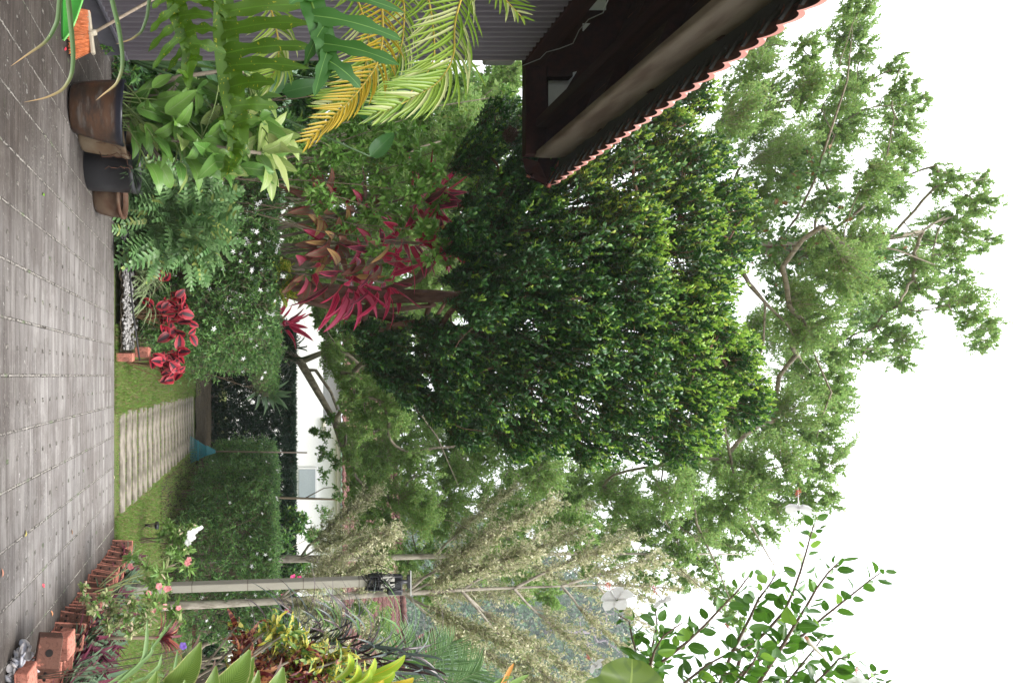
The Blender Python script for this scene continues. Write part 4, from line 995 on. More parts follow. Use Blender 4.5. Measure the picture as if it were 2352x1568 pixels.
# ================================================================== BROADLEAF AND STRAP PLANTS
def merge_T(parts):
    V = []; Fc = []; U = []; n = 0
    for v, f, u in parts:
        V.append(v); Fc.append(f+n); U.append(u); n += len(v)
    return np.concatenate(V), np.concatenate(Fc), np.concatenate(U)
def T_lobed(nl=7, ll=.34, lw=.085, web=.10, droop=.3, ang=55, sweep=18, wob=0.):
    parts = [T_grid(10, web*1.6, lambda t: (1-t)**.5*min(1, t*8+.3), droop, .05)]
    gv = parts[0][0]
    for i in range(nl):
        t = .10+.82*i/(nl-1); cz = np.interp(t, np.linspace(0, 1, 11), gv[2::5, 2]); cy = np.interp(t, np.linspace(0, 1, 11), gv[2::5, 1])
        L_ = ll*(sin(pi*(t*.75+.17))**.7)
        for s_ in (-1, 1):
            a = radians(90-ang+ -sweep*(1-t)+ 30*(t > .9)+wob*math.sin(i*7+s_))*1.0
            v, f, u = T_grid(5, lw/L_, lambda q: (q*5+.75 if q < .05 else 1.0)*(1-q**4)**.6, .25, .06)
            v = v*L_; v[:, 1] -= .02
            ca, sa = cos(a), sin(a)
            x = s_*(v[:, 1]*ca)+v[:, 0]*sa*s_; y = v[:, 1]*sa-v[:, 0]*ca
            parts.append((np.stack([x, y+cy, v[:, 2]+cz], -1), f, u))
    return merge_T(parts)
def T_palm(n=32, ll=.42, lw=.03, droop=.5, vshape=.35, fwd=38, lmin=.35):
    parts = [T_grid(12, .022, lambda t: 1-.8*t, droop, 0)]
    gv = parts[0][0]
    for i in range(n):
        t = .06+.92*i/(n-1); cz = np.interp(t, np.linspace(0, 1, 13), gv[2::5, 2]); cy = np.interp(t, np.linspace(0, 1, 13), gv[2::5, 1])
        L_ = ll*max(lmin, sin(pi*(t*.8+.15))**.6)*(1-.35*(t > .9))
        for s_ in (-1, 1):
            a = radians(fwd+20*t+rng.normal()*3); v, f, u = T_grid(5, lw/L_, lambda q: (.5+q*3 if q < .15 else 1.0)*(1-q)**.5+.01, .35+rng.normal()*.08, .25)
            v = v*L_; ca, sa = cos(a), sin(a); x = s_*(v[:, 1]*ca-v[:, 0]*s_*sa*s_); y = v[:, 1]*sa+v[:, 0]*ca
            z = v[:, 2]+vshape*v[:, 1]*ca
            parts.append((np.stack([x, y+cy, z+cz], -1), f, u))
    return merge_T(parts)
def ribbon(b, P, w, nrm_, mat=0, fold=.15, wave=0., wf=4, prof=None, seg=24):
    """leaf blade along a 3-D curve"""
    P = np.asarray(P, float); s0 = np.linspace(0, 1, len(P)); s1 = np.linspace(0, 1, seg)
    # smooth (Catmull like) resample
    Q = np.stack([np.interp(s1, s0, P[:, k]) for k in range(3)], -1)
    for _ in range(3): Q[1:-1] = (Q[:-2]+2*Q[1:-1]+Q[2:])/4
    T = nrm(np.gradient(Q, axis=0)); N_ = np.broadcast_to(np.asarray(nrm_, float), Q.shape); X = nrm(np.cross(T, N_)); Z = np.cross(X, T)
    pr = np.array([(prof or (lambda t: min(1, .35+t*4)*(1-t**3)**.7+.01))(t) for t in s1])*w/2
    V = []; U = []
    for j in (-1, -.5, 0, .5, 1):
        V.append(Q+X*(j*pr)[:, None]+Z*((abs(j)*fold*pr)+wave*pr*np.sin(s1*wf*6.28+(2 if j > 0 else 0))*abs(j))[:, None]); U.append(np.c_[np.full(seg, (j+1)/2), s1])
    V = np.stack(V, 1); U = np.stack(U, 1).reshape(-1, 2); i = np.arange(seg-1)[:, None]*5+np.arange(4)[None]
    Fc = np.stack([i, i+1, i+6, i+5], -1).reshape(-1, 4)
    b.add(V.reshape(-1, 3), Fc, U[Fc.ravel()], mat, True); return Q
def arch(base, dir_, L_, droop=1., n=8):
    """points of a leaf leaving base along dir_ and bending down"""
    d = np.array(nrm(dir_)); P = [np.array(base, float)]
    for i in range(n): P.append(P[-1]+d*L_/n); d = nrm(d+np.array([0, 0, -droop/n]))
    return np.array(P)
def scatter_plant(name, label, cat, bl, y0, dy, lm, tmpl, sc, n, root, shares=(1,), stemmat=None, nl=10, group=None, thick=.006, stems=7, spread=.9, upn=.5, drift=0., zs=1., part='foliage', t0=.15, twl=1.0):
    """bush: stems from the ground root to leafy blobs"""
    t = thing(name, label, cat, root, group); B = blobs_to_world(bl, y0, dy); root = np.array(root)
    sb = MB(); lb = MB(); As = []; Es = []
    for k, (c, r) in enumerate(B):
        a = root+np.array([rng.normal()*.06, rng.normal()*.06, 0]); m = (a+c)/2+rng.normal(size=3)*.12*np.linalg.norm(c-a)*np.array([1, 1, .3])
        sb.tube(bez(a, m, c), np.linspace(thick*1.6, thick*.6, 6), 5, cap=False)
        kk = max(3, int(n*(r/.3)**2)); E = ballpts(c, [r, r, r*zs], kk, .3); As.append(c+(E-c)*rng.uniform(0, .4, (kk, 1))); Es.append(E)
    twigs(lb, np.concatenate(As), np.concatenate(Es), nl, tmpl, sc, list(range(len(lm))), shares, spread, stem=len(lm), stemr=thick*.22, upn=upn, drift=drift, t0=t0)
    lb.build(part, list(lm)+[stemmat or MP['twig']], t); sb.build('stems', stemmat or MP['twig'], t)
    return t
def gz(y, side='lawn'): return ZL if y > 8.04 else zdrive(y)

# ---- dumb cane in the big pot
M_dc = leafmat('dumb_cane_leaf', (.08, .20, .035), (.17, .32, .06), .36, .3, mid=(.22, .32, .12), midw=.03, side=(.13, .25, .06), sidef=9)
M_dcy = leafmat('dumb_cane_pale_leaf', (.24, .36, .09), (.36, .42, .15), .4, .35, mid=(.45, .48, .25), midw=.03, side=(.32, .42, .14), sidef=9)
pc = np.array([(248-862)*5.95/F, 5.98, zdrive(5.95)+.40])
t = thing('dumb_cane', 'broad leaved dumb cane with curved woody stems growing from the large glazed pot', 'plant', pc)
stp = [WL(p, 5.98, ye-.38) for p, ye in (([(287, 244), (330, 220), (380, 221), (445, 231), (500, 246), (560, 262)], 6.3), ([(290, 275), (346, 297), (396, 320), (455, 330), (515, 341), (600, 352)], 6.1), ([(290, 225), (350, 200), (412, 176), (500, 165), (560, 168)], 6.5), ([(292, 262), (400, 262), (520, 290), (620, 300)], 6.5))]
for P in stp:
    b = MB(); b.tube(P, np.linspace(.026, .015, len(P)), 9); b.build('stem', MP['bark'], t)
b = MB(); TD = [T_grid(9, .36, ell(.75, .75), d_, .14, w_, 2.5) for d_, w_ in ((.35, .10), (.6, .16), (.15, .06), (.9, .12))]
lobj = []
specs = []
for i in range(250):
    px = random.uniform(350, 650); py = random.gauss(285+(px-300)*.14, 66); py = min(max(py, 165), 412)
    specs.append((px, py, random.uniform(5.6, 6.35)))
for (px, py) in ((655, 395), (640, 410), (670, 380), (600, 415), (560, 405), (520, 395), (660, 330), (590, 330), (610, 250), (560, 245)): specs.append((px, py, 5.6))
for i, (px, py, y) in enumerate(specs):
    tip = W(px, py, y); a = stp[i % 4] if px > 420 else [pc+rng.normal(size=3)*[.08, .08, .01]]
    src = a[np.argmin([np.linalg.norm(q-tip+np.array([0, 0, .25])) for q in a])]
    out = nrm(tip-src+rng.normal(size=3)*.05); Ls = random.uniform(.24, .38)
    lb_ = tip-out*Ls*.6-np.array([0, 0, .05]); m_ = (src+lb_)/2+np.array([0, 0, .05])
    b.tube(bez(src, m_, lb_), [.006]*6, 5, 2, cap=False)
    d = nrm(out*.5+rng.normal(size=3)*.32+[.05, -.12, .42]); nn = nrm(np.array([rng.normal()*.5, -.75, .65+rng.normal()*.3]))
    b.inst(TD[i % 4], lb_[None], d[None], nn[None], Ls, 1 if (random.random() < .08 or px > 635) else 0, True)
b.build('leaves', [M_dc, M_dcy, plain('petiole', (.20, .28, .09), .5)], t)

# ---- leaves rising from the other pots
M_dark = leafmat('dark_strap', (.02, .05, .02), (.05, .09, .03), .5, .15)
t = thing('bromeliad', 'dark spiky bromeliad with bare dead roots in the plain black pot', 'plant', W(300, 388, 6.58))
b = MB()
for i in range(46):
    a = random.uniform(0, 6.28); e = random.uniform(.2, 1.3); P = arch(W(300, 388, 6.58), (cos(a), sin(a), e), random.uniform(.2, .38), .9); ribbon(b, P, .02, (0, 0, 1), seg=9)
b.build('leaves', M_dark, t); b = MB()
for i in range(4):
    P = arch(W(298, 380+random.uniform(-25, 40), 6.33), (random.uniform(-.3, .5), -1, .3), random.uniform(.3, .5), 2.6, 12)+rng.normal(size=(13, 3))*.012; b.tube(P, .004, 4)
b.build('dead_roots', MP['twigr'], t)
# ---- split leaf philodendron
M_phil = leafmat('philodendron_leaf', (.10, .22, .07), (.21, .34, .14), .36, .25, rare=((.30, .36, .10), .08))
TLb = [T_lobed(6, .36, .115, .15, d_, 58, 15, .0) for d_ in (.25, .5, .8)]
pb = W(255, 505, 8.45); pb[2] = ZL+.1
t = thing('philodendron', 'dense philodendron with deeply fingered leaves spilling over the driveway edge beside the pots', 'plant', pb)
b = MB()
for i in range(210):
    a = random.uniform(0, 2*pi); e = random.random()**.7
    px = 290+random.random()*215; py = 505+random.gauss(0, 1)*55; py = min(max(py, 410), 610); y = 8.45-random.uniform(-.25, .45)
    lb_ = W(px, py, y); out = nrm(lb_-pb-[0, 0, .35]); src = pb+rng.normal(size=3)*[.12, .1, .05]
    b.tube(bez(src, (src+lb_)/2+np.array([0, 0, .1]), lb_), [.007, .006, .006, .005, .005, .004], 5, 1, cap=False)
    d = nrm(out*.9+np.array([0, -.35, -.15])+rng.normal(size=3)*.3); nn = nrm(np.array([0, -.6, .75])+rng.normal(size=3)*.3)
    b.inst(TLb[i % 3], lb_[None], d[None], nn[None], random.uniform(.25, .40), 0, True)
b.build('leaves', [M_phil, plain('petiole_green', (.10, .17, .06), .5)], t)
# ---- spider plant
M_spid = leafmat('spider_leaf', (.08, .17, .05), (.12, .22, .07), .45, .3, edge=(.55, .58, .36), edge0=.33)
t = thing('spider_plant', 'grassy spider plant with cream edged leaves arching under the near flowering hedge', 'plant', W(300, 640, 8.75)); b = MB()
for px, py in ((300, 600), (300, 640), (305, 670), (310, 560), (320, 620)):
    for i in range(34):
        a = random.uniform(0, 6.28); base = W(px, py, 8.75); base[2] = ZL+.12
        ribbon(b, arch(base, (cos(a)*.9, sin(a)*.9-.3, random.uniform(.7, 2.)), random.uniform(.4, .68), 1.9), .024, (0, -.3, 1), seg=10)
b.build('leaves', M_spid, t)
# ---- coleus
M_col = leafmat('coleus_leaf', (.30, .010, .024), (.48, .025, .05), .5, .3, mid=(.03, .004, .010), midw=.24, edge=(.46, .07, .08), edge0=.43, rare=((.20, .02, .03), .2))
M_colg = leafmat('coleus_old_leaf', (.30, .12, .08), (.38, .30, .12), .55, .3, mid=(.40, .05, .08), midw=.1)
def coleus(label, cx, cy, y, n, spread):
    base = W(cx, cy, y); base[2] = ZL+.06; t = thing('coleus', label, 'plant', base, 'red coleus plants'); b = MB()
    TC = T_grid(7, .66, lambda q: (sin(pi*q**.8)**.7 if 0 < q < 1 else .02)*(1+.10*math.sin(q*44)), .3, .12, .1, 4)
    for i in range(n):
        c = W(cx+random.gauss(0, spread*.9), cy+random.gauss(0, spread), y+random.uniform(-.15, .15)); out = nrm(c-base+rng.normal(size=3)*.15)
        b.tube(bez(base, (base+c)/2+rng.normal(size=3)*.04, c), [.007, .006, .006, .005, .004, .003], 5, 2, cap=False)
        for k in range(3):
            d = nrm(rng.normal(size=3)+out*.5+[0, -.2, -.1]); b.inst(TC, (c-out*.03*k)[None], d[None], nrm(np.array([0, -.8, .7])+rng.normal(size=3)*.35)[None], random.uniform(.12, .22), int(random.random() < .06), True)
    b.build('leaves', [M_col, M_colg, plain('coleus_stem', (.20, .12, .06), .6)], t)
coleus('brightest red coleus clump with dark veins leaning out over the lawn corner', 398, 832, 8.45, 17, 17)
coleus('darker red coleus growing among the spider plant leaves under the near hedge', 400, 722, 8.75, 18, 27)
# ---- mixed shrub with light leaves in front of the cordyline
bl = [(700, 400, 45), (760, 350, 45), (830, 340, 45), (900, 350, 40), (960, 370, 40), (1000, 400, 35), (740, 450, 45), (810, 430, 45), (880, 430, 45), (950, 440, 40), (1010, 460, 35), (780, 520, 35), (850, 500, 40), (920, 500, 40), (980, 530, 35), (1020, 560, 30), (860, 570, 25), (820, 290, 40), (760, 280, 35), (880, 290, 40), (940, 300, 35), (700, 330, 35), (1030, 590, 22), (990, 590, 22), (1020, 340, 30)]
root = W(400, 430, 9.5); root[2] = ZL
scatter_plant('leafy_shrub', 'loose shrub of small light green leaves on grey stems before the red cordyline', 'shrub', bl, 8.9, .25, [leafmat('light_shrub_leaf', (.13, .29, .045), (.22, .42, .08), .42, .3, rare=((.30, .44, .12), .1))], T_hex(.42, .07, .22, .35, .72, .7), .105, 38, root, (1,), MP['twig'], 8, thick=.008, spread=.8, drift=-.25, t0=.05)
# background shrubs on the left
bl = [(300, 150, 50), (360, 180, 50), (330, 250, 50), (420, 140, 55), (450, 240, 60), (520, 170, 60), (560, 260, 60), (620, 200, 60), (640, 300, 55), (700, 230, 60), (720, 140, 60), (780, 200, 60), (850, 250, 55), (840, 150, 55), (560, 350, 55), (480, 330, 55), (400, 330, 50), (620, 400, 50), (550, 430, 50), (900, 190, 50)]
root = W(400, 240, 8.9); root[2] = ZL
scatter_plant('dark_shrub', 'dense mid green shrub filling the space behind the potted plants beside the wall corner', 'shrub', bl, 9.0, .5, [L['under'], L['hedged']], T_hex(.38, .06, .2), .12, 56, root, (.45, .55), MP['twig'], 9, thick=.009)
bl = [(800, 420, 70), (900, 420, 70), (980, 480, 60), (880, 330, 70), (980, 260, 65), (1060, 300, 60), (1040, 400, 60), (1100, 430, 45), (800, 560, 60), (900, 600, 50), (740, 500, 60), (680, 560, 50), (1000, 180, 50), (1120, 330, 45), (1160, 220, 40)]
root = W(500, 380, 11.5); root[2] = ZL
scatter_plant('backdrop_shrub', 'tall airy yellow green bush rising behind the palm fronds beneath the roof corner', 'shrub', bl, 11.5, .6, [L['tall'], L['under']], T_hex(.4, .05, .15), .095, 38, root, (.6, .4), MP['twigp'], 9, thick=.012)
# weeds at the wall foot
t = scatter_plant('low_weeds', 'low dark leafy weeds between the wall corner and the glazed pot', 'plant', [(268, 160, 22), (275, 190, 22), (285, 140, 20), (300, 175, 25)], 7.95, .1, [L['hedged'], L['under']], T_hex(.3, .05, .2), .10, 60, W(238, 170, 7.95), (.7, .3), MP['twig'], 8, thick=.004)
t = scatter_plant('wall_weed', 'tiny fresh green weed sprouting on the mossy foot of the painted plinth', 'plant', [(240, 112, 9), (255, 112, 8), (232, 95, 8)], 7.25, .05, [L['under']], T_hex(.5, .05, .2), .04, 300, W(226, 112, 7.3), (1,), MP['twig'], 5, thick=.002)

# ---- cordyline
M_cord = leafmat('cordyline_leaf', (.34, .012, .04), (.58, .025, .09), .38, .35, mid=(.10, .01, .03), midw=.05, edge=(.70, .08, .18), edge0=.40, side=(.46, .04, .12), sidef=3, rare=((.12, .035, .045), .22))
M_cordp = leafmat('cordyline_pink_leaf', (.62, .05, .16), (.72, .16, .24), .42, .4, edge=(.40, .02, .06), edge0=.36)
M_cordo = leafmat('cordyline_old_leaf', (.14, .10, .05), (.24, .12, .08), .5, .3, mid=(.30, .03, .05), edge=(.35, .05, .06), edge0=.42, rare=((.50, .33, .12), .25))
def rosette(b, c, up, n, Ls, w, mats, shares, droop, openr=(.25, 1.3), seg=12, wave=.1, petiole=0, pm=0):
    up = nrm(up); ref = nrm(np.cross(up, [.3, -.9, .2])); r2 = np.cross(up, ref)
    for i in range(n):
        a = i*2.4+random.random()*.5; o = openr[0]+(openr[1]-openr[0])*i/n
        d = nrm(up*cos(o)+(ref*cos(a)+r2*sin(a))*sin(o)); L_ = random.uniform(*Ls)
        P = arch(np.array(c)-np.array(up)*.012*i, d, L_, droop*random.uniform(.5, 1.3), 8)
        m = int(rng.choice(len(mats), p=np.array(shares)/sum(shares)))
        ribbon(b, P, w*random.uniform(.8, 1.15), nrm(up+rng.normal(size=3)*.25), mats[m], .25, wave, 1.5, lambda q: (min(1, .12+q*q*14) if q < .3 else 1.)*(max(0, 1-((q-.3)/.7)**2.4))**.9+.012, seg)
base = W(600, 590, 9.7); base[2] = ZL
t = thing('cordyline', 'tall cordyline with long crimson and pink drooping leaves in front of the dark round tree', 'plant', base)
b = MB(); sb = MB()
for c, up, n, Ls, dr, sh in (((940, 545), (.25, -.35, 1), 24, (.42, .62), 1.0, (.8, .12, .08)), ((965, 470), (-.15, -.3, 1), 16, (.38, .55), .8, (.85, .15, 0)), ((985, 440), (-.1, -.5, .9), 7, (.35, .42), .5, (.7, .3, 0)), ((800, 645), (.7, -.5, .7), 20, (.38, .58), 1.3, (.66, .3, .04)),
                            ((1020, 560), (.35, -.4, .8), 13, (.32, .5), .9, (.95, .05, 0)), ((860, 585), (.4, -.7, .5), 16, (.35, .5), 1.6, (.5, .1, .4)), ((760, 560), (.3, -.8, .4), 20, (.32, .48), 1.5, (.15, .02, .83)), ((730, 470), (-.2, -.8, .4), 14, (.3, .45), 1.5, (.2, 0, .8)), ((880, 650), (.8, -.4, .8), 12, (.35, .5), 1.2, (.9, .1, 0)), ((700, 620), (.6, -.6, .4), 10, (.3, .4), 1.2, (.3, .05, .65)), ((830, 480), (-.3, -.6, .6), 10, (.3, .4), 1.2, (.4, .05, .55))):
    cc = W(c[0], c[1], 9.3); rosette(b, cc, up, int(n*1.05), (Ls[0]*1.5, Ls[1]*1.6), .125, (0, 1, 2), sh, dr)
    sb.tube(bez(base+rng.normal(size=3)*[.08, .08, 0], (base+cc)/2+np.array([rng.normal()*.1, .1, .2]), cc, 8), np.linspace(.028, .016, 8), 7)
b.build('leaves', [M_cord, M_cordp, M_cordo], t); sb.build('stems', MP['bark'], t)
base = W(500, 745, 11.2); base[2] = ZL
t = thing('cordyline', 'small crimson cordyline poking above the top of the near flowering hedge', 'plant', base); b = MB()
rosette(b, W(650, 745, 11.2), (.1, -.3, 1), 22, (.42, .62), .10, (0, 1), (.95, .05), .8, (.3, 1.5)); b.build('leaves', [M_cord, M_cordp], t); sb = MB(); sb.tube([base, W(655, 745, 11.2)], .025, 7); sb.build('stems', MP['bark'], t)
M_crs = leafmat('spotted_croton_leaf', (.10, .22, .03), (.18, .30, .04), .4, .3, spots=(.52, .50, .06), spot=(28, .5), mid=(.50, .48, .08))
base = W(600, 650, 9.8); base[2] = ZL
t = thing('spotted_croton', 'croton with green leaves speckled yellow between the near hedge top and tall cordyline', 'plant', base); b = MB()
for c in ((645, 655), (640, 610), (655, 675)): rosette(b, W(c[0], c[1], 9.3), (.3, -.5, 1), 11, (.22, .3), .10, (0,), (1,), .9)
b.build('leaves', M_crs, t); sb = MB(); sb.tube([base, W(645, 650, 9.3)], .02, 6); sb.build('stems', MP['bark'], t)
M_ag = leafmat('agave_leaf', (.10, .20, .09), (.16, .27, .13), .5, .15, edge=(.26, .36, .18), edge0=.44)
base = W(605, 905, 13.9)
t = thing('agave', 'soft grey green agave rosette poking out past the far end of the near hedge', 'plant', base); b = MB()
rosette(b, W(618, 905, 13.9), (.35, -.2, 1), 26, (.42, .6), .13, (0,), (1,), .7, (.2, 1.6), wave=0); b.build('leaves', M_ag, t); sb = MB(); sb.tube([base, W(618, 905, 13.9)], .05, 7); sb.build('stem', MP['bark'], t)
# drooping dark epiphyte and leaning bare trunk in front of the white wall
base = W(700, 800, 15.5); t = thing('leaning_tree', 'low leaning grey trunk with vines crossing the white wall beside the small agave', 'tree', W(590, 790, 15.5)); b = MB()
b.tube(WL([(440, 780), (620, 790), (690, 830), (730, 900), (765, 960), (790, 1040), (800, 1090)], 15.5), [.13, .12, .10, .08, .065, .05, .03], 9); b.tube(WL([(690, 830), (740, 810), (800, 815), (860, 870)], 15.5), [.08, .06, .05, .03], 8); b.tube(WL([(700, 850), (725, 850), (760, 900), (775, 940)], 15.5), [.05, .04, .035, .03], 7)
b.build('trunk', MP['bark'], t); b = MB()
for c, r in blobs_to_world([(745, 1000, 22), (755, 960, 20), (740, 1040, 22), (790, 870, 28), (800, 930, 28), (770, 1060, 20), (830, 960, 35), (720, 990, 10), (790, 1010, 25)], 15.4, .3): E = ballpts(c, r, 22); twigs(b, E*0+c, E, 12, T_dia(.5), .07, [0], [1], stem=1)
b.build('crown', [L['under'], twp], t)
b = MB()
for i in range(50): ribbon(b, arch(W(660+random.uniform(-8, 20), 815+random.uniform(-25, 15), 15.3), (random.gauss(0, .7), -.5, random.uniform(-.2, .9)), random.uniform(.5, .95), 1.6), .035, (0, 0, 1), seg=10)
b.build('epiphyte', M_dark, t)
# ---- areca palm fronds by the wall
M_ar = leafmat('areca_leaf', (.16, .28, .03), (.27, .38, .06), .38, .35, rare=((.42, .46, .20), .2))
M_ary = leafmat('areca_yellow_leaf', (.36, .27, .02), (.46, .32, .03), .42, .35)
M_rach = plain('areca_rachis', (.50, .38, .07), .45, .4)
base = np.array([-2.95, 3.4, zdrive(3.4)]); t = thing('areca_palm', 'feathery palm with yellow green and golden fronds hanging in front of the corrugated wall', 'palm', base)
def frond(t, P, wn, ll, lw, n, mat, droop=.5, both=(1, 1), fwd=42, mrach=None, lift=.2):
    P = np.asarray(P, float); s0 = np.linspace(0, 1, len(P)); s1 = np.linspace(0, 1, 40); Q = np.stack([np.interp(s1, s0, P[:, k]) for k in range(3)], -1)
    for _ in range(6): Q[1:-1] = (Q[:-2]+2*Q[1:-1]+Q[2:])/4
    b = MB(); b.tube(Q, np.linspace(.007, .002, 40), 6, 1)
    for i in range(n):
        u = .03+.95*i/(n-1); k = min(38, int(u*39)); p = Q[k]; T = nrm(Q[k+1]-Q[k]); X = nrm(np.cross(T, wn)); Z = np.cross(X, T)
        L_ = ll*max(.4, sin(pi*(u*.85+.12))**.6)
        for s_, on in ((-1, both[0]), (1, both[1])):
            if not on: continue
            a = radians(fwd*(1-.45*u)+rng.normal()*4); d = nrm(T*cos(a)+X*s_*sin(a)+Z*lift)
            ribbon(b, arch(p, d, L_*random.uniform(.9, 1.08), droop*random.uniform(.6, 1.3), 6), lw, Z, 0, .5, seg=8, prof=lambda q: (.4+q*4 if q < .15 else 1.)*(1-q)**.45+.01)
    return b.build('frond', [mat, mrach or M_rach], t)
cam_n = (0, -1, .15)
frond(t, WL([(1090, -60), (1060, -10), (1042, 60), (1045, 130), (1010, 190), (950, 225), (880, 260)], 3.3, 3.0), cam_n, .30, .017, 36, M_ar, .8)
frond(t, WL([(960, -70), (985, 0), (995, 60), (1000, 140), (960, 200), (905, 240), (850, 268)], 3.5, 3.3), cam_n, .26, .016, 34, M_ar, .8)
frond(t, WL([(840, -60), (878, 0), (880, 90), (868, 150), (820, 215), (770, 265), (700, 330)], 3.35, 2.9), cam_n, .21, .014, 38, M_ary, .6)
frond(t, WL([(790, -60), (830, 20), (850, 100), (835, 170), (790, 220), (740, 250)], 3.7, 3.5), cam_n, .27, .016, 32, M_ar, .9)
frond(t, WL([(560, -60), (620, 10), (640, 90), (640, 150), (610, 200)], 3.6, 3.4), cam_n, .25, .015, 30, M_ar, 1.0)
frond(t, WL([(1120, -90), (1130, -40), (1160, 0), (1200, 42)], 3.0, 2.9), cam_n, .16, .014, 12, M_ar, .2)
frond(t, WL([(900, -60), (930, 10), (925, 100), (900, 160), (880, 230)], 3.9, 3.8), cam_n, .25, .015, 30, M_ar, .9)
for k in range(6):
    b = MB(); P = bez(base+rng.normal(size=3)*[.1, .1, 0], W(300+k*80, -220, 3.4), W([1090, 960, 840, 790, 560, 900][k], -60, 3.4+.05*k), 10); b.tube(P, np.linspace(.018, .008, 10), 7); b.build('stem', M_rach, t)
# glossy big leaved plant behind the palm
M_big = leafmat('big_leaf', (.035, .12, .03), (.06, .17, .04), .28, .2, mid=(.10, .22, .07), side=(.05, .15, .04), sidef=8, spec=.6)
base = W(300, 130, 8.3); base[2] = ZL; t = thing('elephant_ear', 'plant with very large dark glossy leaves behind the palm fronds at the wall corner', 'plant', base); b = MB(); sb = MB()
for px, py, L_, w in ((890, 150, .62, .5), (950, 190, .7, .55), (830, 240, .5, .5), (800, 150, .55, .3), (650, 170, .6, .3), (700, 200, .6, .34), (560, 160, .55, .3), (960, 240, .5, .5), (880, 330, .42, .5), (480, 160, .5, .3)):
    tip = W(px, py, 8.2); d = nrm(np.array([rng.normal()*.5+.3, -.3, .6])); lb_ = tip-d*L_*.5; b.inst(T_grid(9, w, ell(.7, .7), .4, .12, .06), lb_[None], d[None], nrm(np.array([rng.normal()*.3, -.9, .4]))[None], L_, 0, True)
    sb.tube(bez(base, (base+lb_)/2+np.array([0, 0, .2]), lb_), np.linspace(.02, .01, 6), 6)
b.build('leaves', M_big, t); sb.build('stems', plain('stem_green', (.06, .12, .04), .5), t)

# ---- foreground, close to the lens: fern fronds (oak leaf fern) and strap leaves
M_fern = leafmat('oak_fern_leaf', (.040, .095, .004), (.055, .12, .006), .42, .35, spots=(.26, .26, .01), spot=(38, .66), mid=(.07, .16, .01), midw=.05)
M_fernd = leafmat('dark_fern_leaf', (.022, .085, .010), (.032, .11, .014), .42, .2, mid=(.12, .24, .05), midw=.03, spec=.35)
def lobed_frond(t, rib, y0, y1, lobes, web, mat, ribw=.006, lean=0., wave=.22, name='frond', wn=(0, -1, .1), seg=14):
    """rib: picture points of the midrib; lobes: (u on rib, tip px, tip py, width px)"""
    P = WL(rib, y0, y1); b = MB(); s0 = np.linspace(0, 1, len(P))
    Q = ribbon(b, P, web*y0/F, wn, 0, .1, .15, 5, lambda t_: min(1, .5+t_*2)*(1-t_**4)**.7+.03, 40)
    b.tube(Q+np.array([0, .003, 0]), np.linspace(ribw, ribw*.3, 40), 5, 1)
    for u, px, py, w in lobes:
        k = min(38, int(u*39)); a = Q[k]; y = a[1]+random.uniform(-.05, .03); tip = W(px, py, y); dv = nrm(tip-a); T = nrm(Q[k+1]-Q[k])
        mid_ = (a+tip)/2+T*np.linalg.norm(tip-a)*-.05+np.array([0, -.02, 0])
        ribbon(b, bez(a-dv*.01, mid_, tip, 7), w*1.2*y0/F, wn, 0, .12, wave, 2.2, lambda q: (.80+.2*math.sin(q*17+px))*(1-q**5)**.6*(1.15-.25*q)+.01, seg)
    return b.build(name, [mat, plain('rib_dark', (.06, .13, .01), .5)], t)
base = W(1100, -500, 1.9)
t = thing('oak_leaf_fern', 'large translucent yellow green fern fronds with wavy lobes hanging down close to the camera', 'fern', base)
lobed_frond(t, [(505, -60), (514, 0), (518, 70), (522, 130), (533, 210), (545, 280), (548, 330), (530, 370), (508, 410)], 1.55, 1.55,
    [(.10, 730, -35, 30), (.18, 725, 15, 32), (.27, 718, 55, 32), (.36, 716, 108, 32), (.43, 712, 158, 30), (.50, 632, 190, 34), (.57, 640, 246, 30), (.66, 600, 275, 24), (.80, 575, 352, 26), (.93, 560, 398, 22),
     (.08, 420, -40, 26), (.2, 455, 5, 22), (.62, 500, 275, 14), (.72, 512, 300, 12), (.85, 500, 345, 12)], 58, M_fern)
lobed_frond(t, [(392, -50), (402, 0), (412, 40), (428, 80), (440, 120), (430, 160), (432, 205)], 1.45, 1.45,
    [(.15, 350, 20, 20), (.28, 345, 75, 18), (.4, 340, 120, 16), (.5, 350, 160, 18), (.62, 385, 165, 16), (.35, 490, 40, 26), (.5, 500, 70, 24), (.6, 520, 122, 24), (.75, 465, 140, 22), (.9, 405, 165, 12), (.2, 480, 0, 24)], 46, M_fern)
lobed_frond(t, [(690, -60), (712, -5), (730, 50), (748, 100), (752, 140), (733, 205)], 1.35, 1.35,
    [(.2, 880, -20, 30), (.32, 920, 60, 0), (.38, 922, 92, 34), (.62, 918, 150, 32), (.80, 830, 200, 34), (.3, 655, 60, 20), (.5, 670, 120, 26), (.75, 722, 218, 26), (.15, 660, -20, 22)][0:1] +
    [(.38, 922, 92, 34), (.62, 918, 150, 32), (.80, 828, 202, 34), (.5, 700, 150, 26), (.72, 722, 222, 24), (.22, 664, 10, 20), (.14, 930, 30, 26)], 56, M_fernd, wave=.08)
b = MB()
for P in (WL([(505, -60), (560, -250), (900, -450)], 1.55, 1.8), WL([(392, -50), (430, -200), (800, -450)], 1.45, 1.8), WL([(690, -60), (720, -250), (1000, -460)], 1.35, 1.8)): b.tube(P, .006, 6)
b.tube([base, base+[-.4, .6, .9], base+[-.8, 2.4, 1.5]], .02, 6); b.build('stalks', MP['barkr'], t)
M_strap = leafmat('strap_leaf', (.045, .085, .025), (.06, .11, .035), .45, .15, edge=(.11, .15, .07), edge0=.44, spots=(.35, .35, .08), spot=(60, .72), tip=((.40, .27, .14), .55))
base = W(700, -420, 1.5)
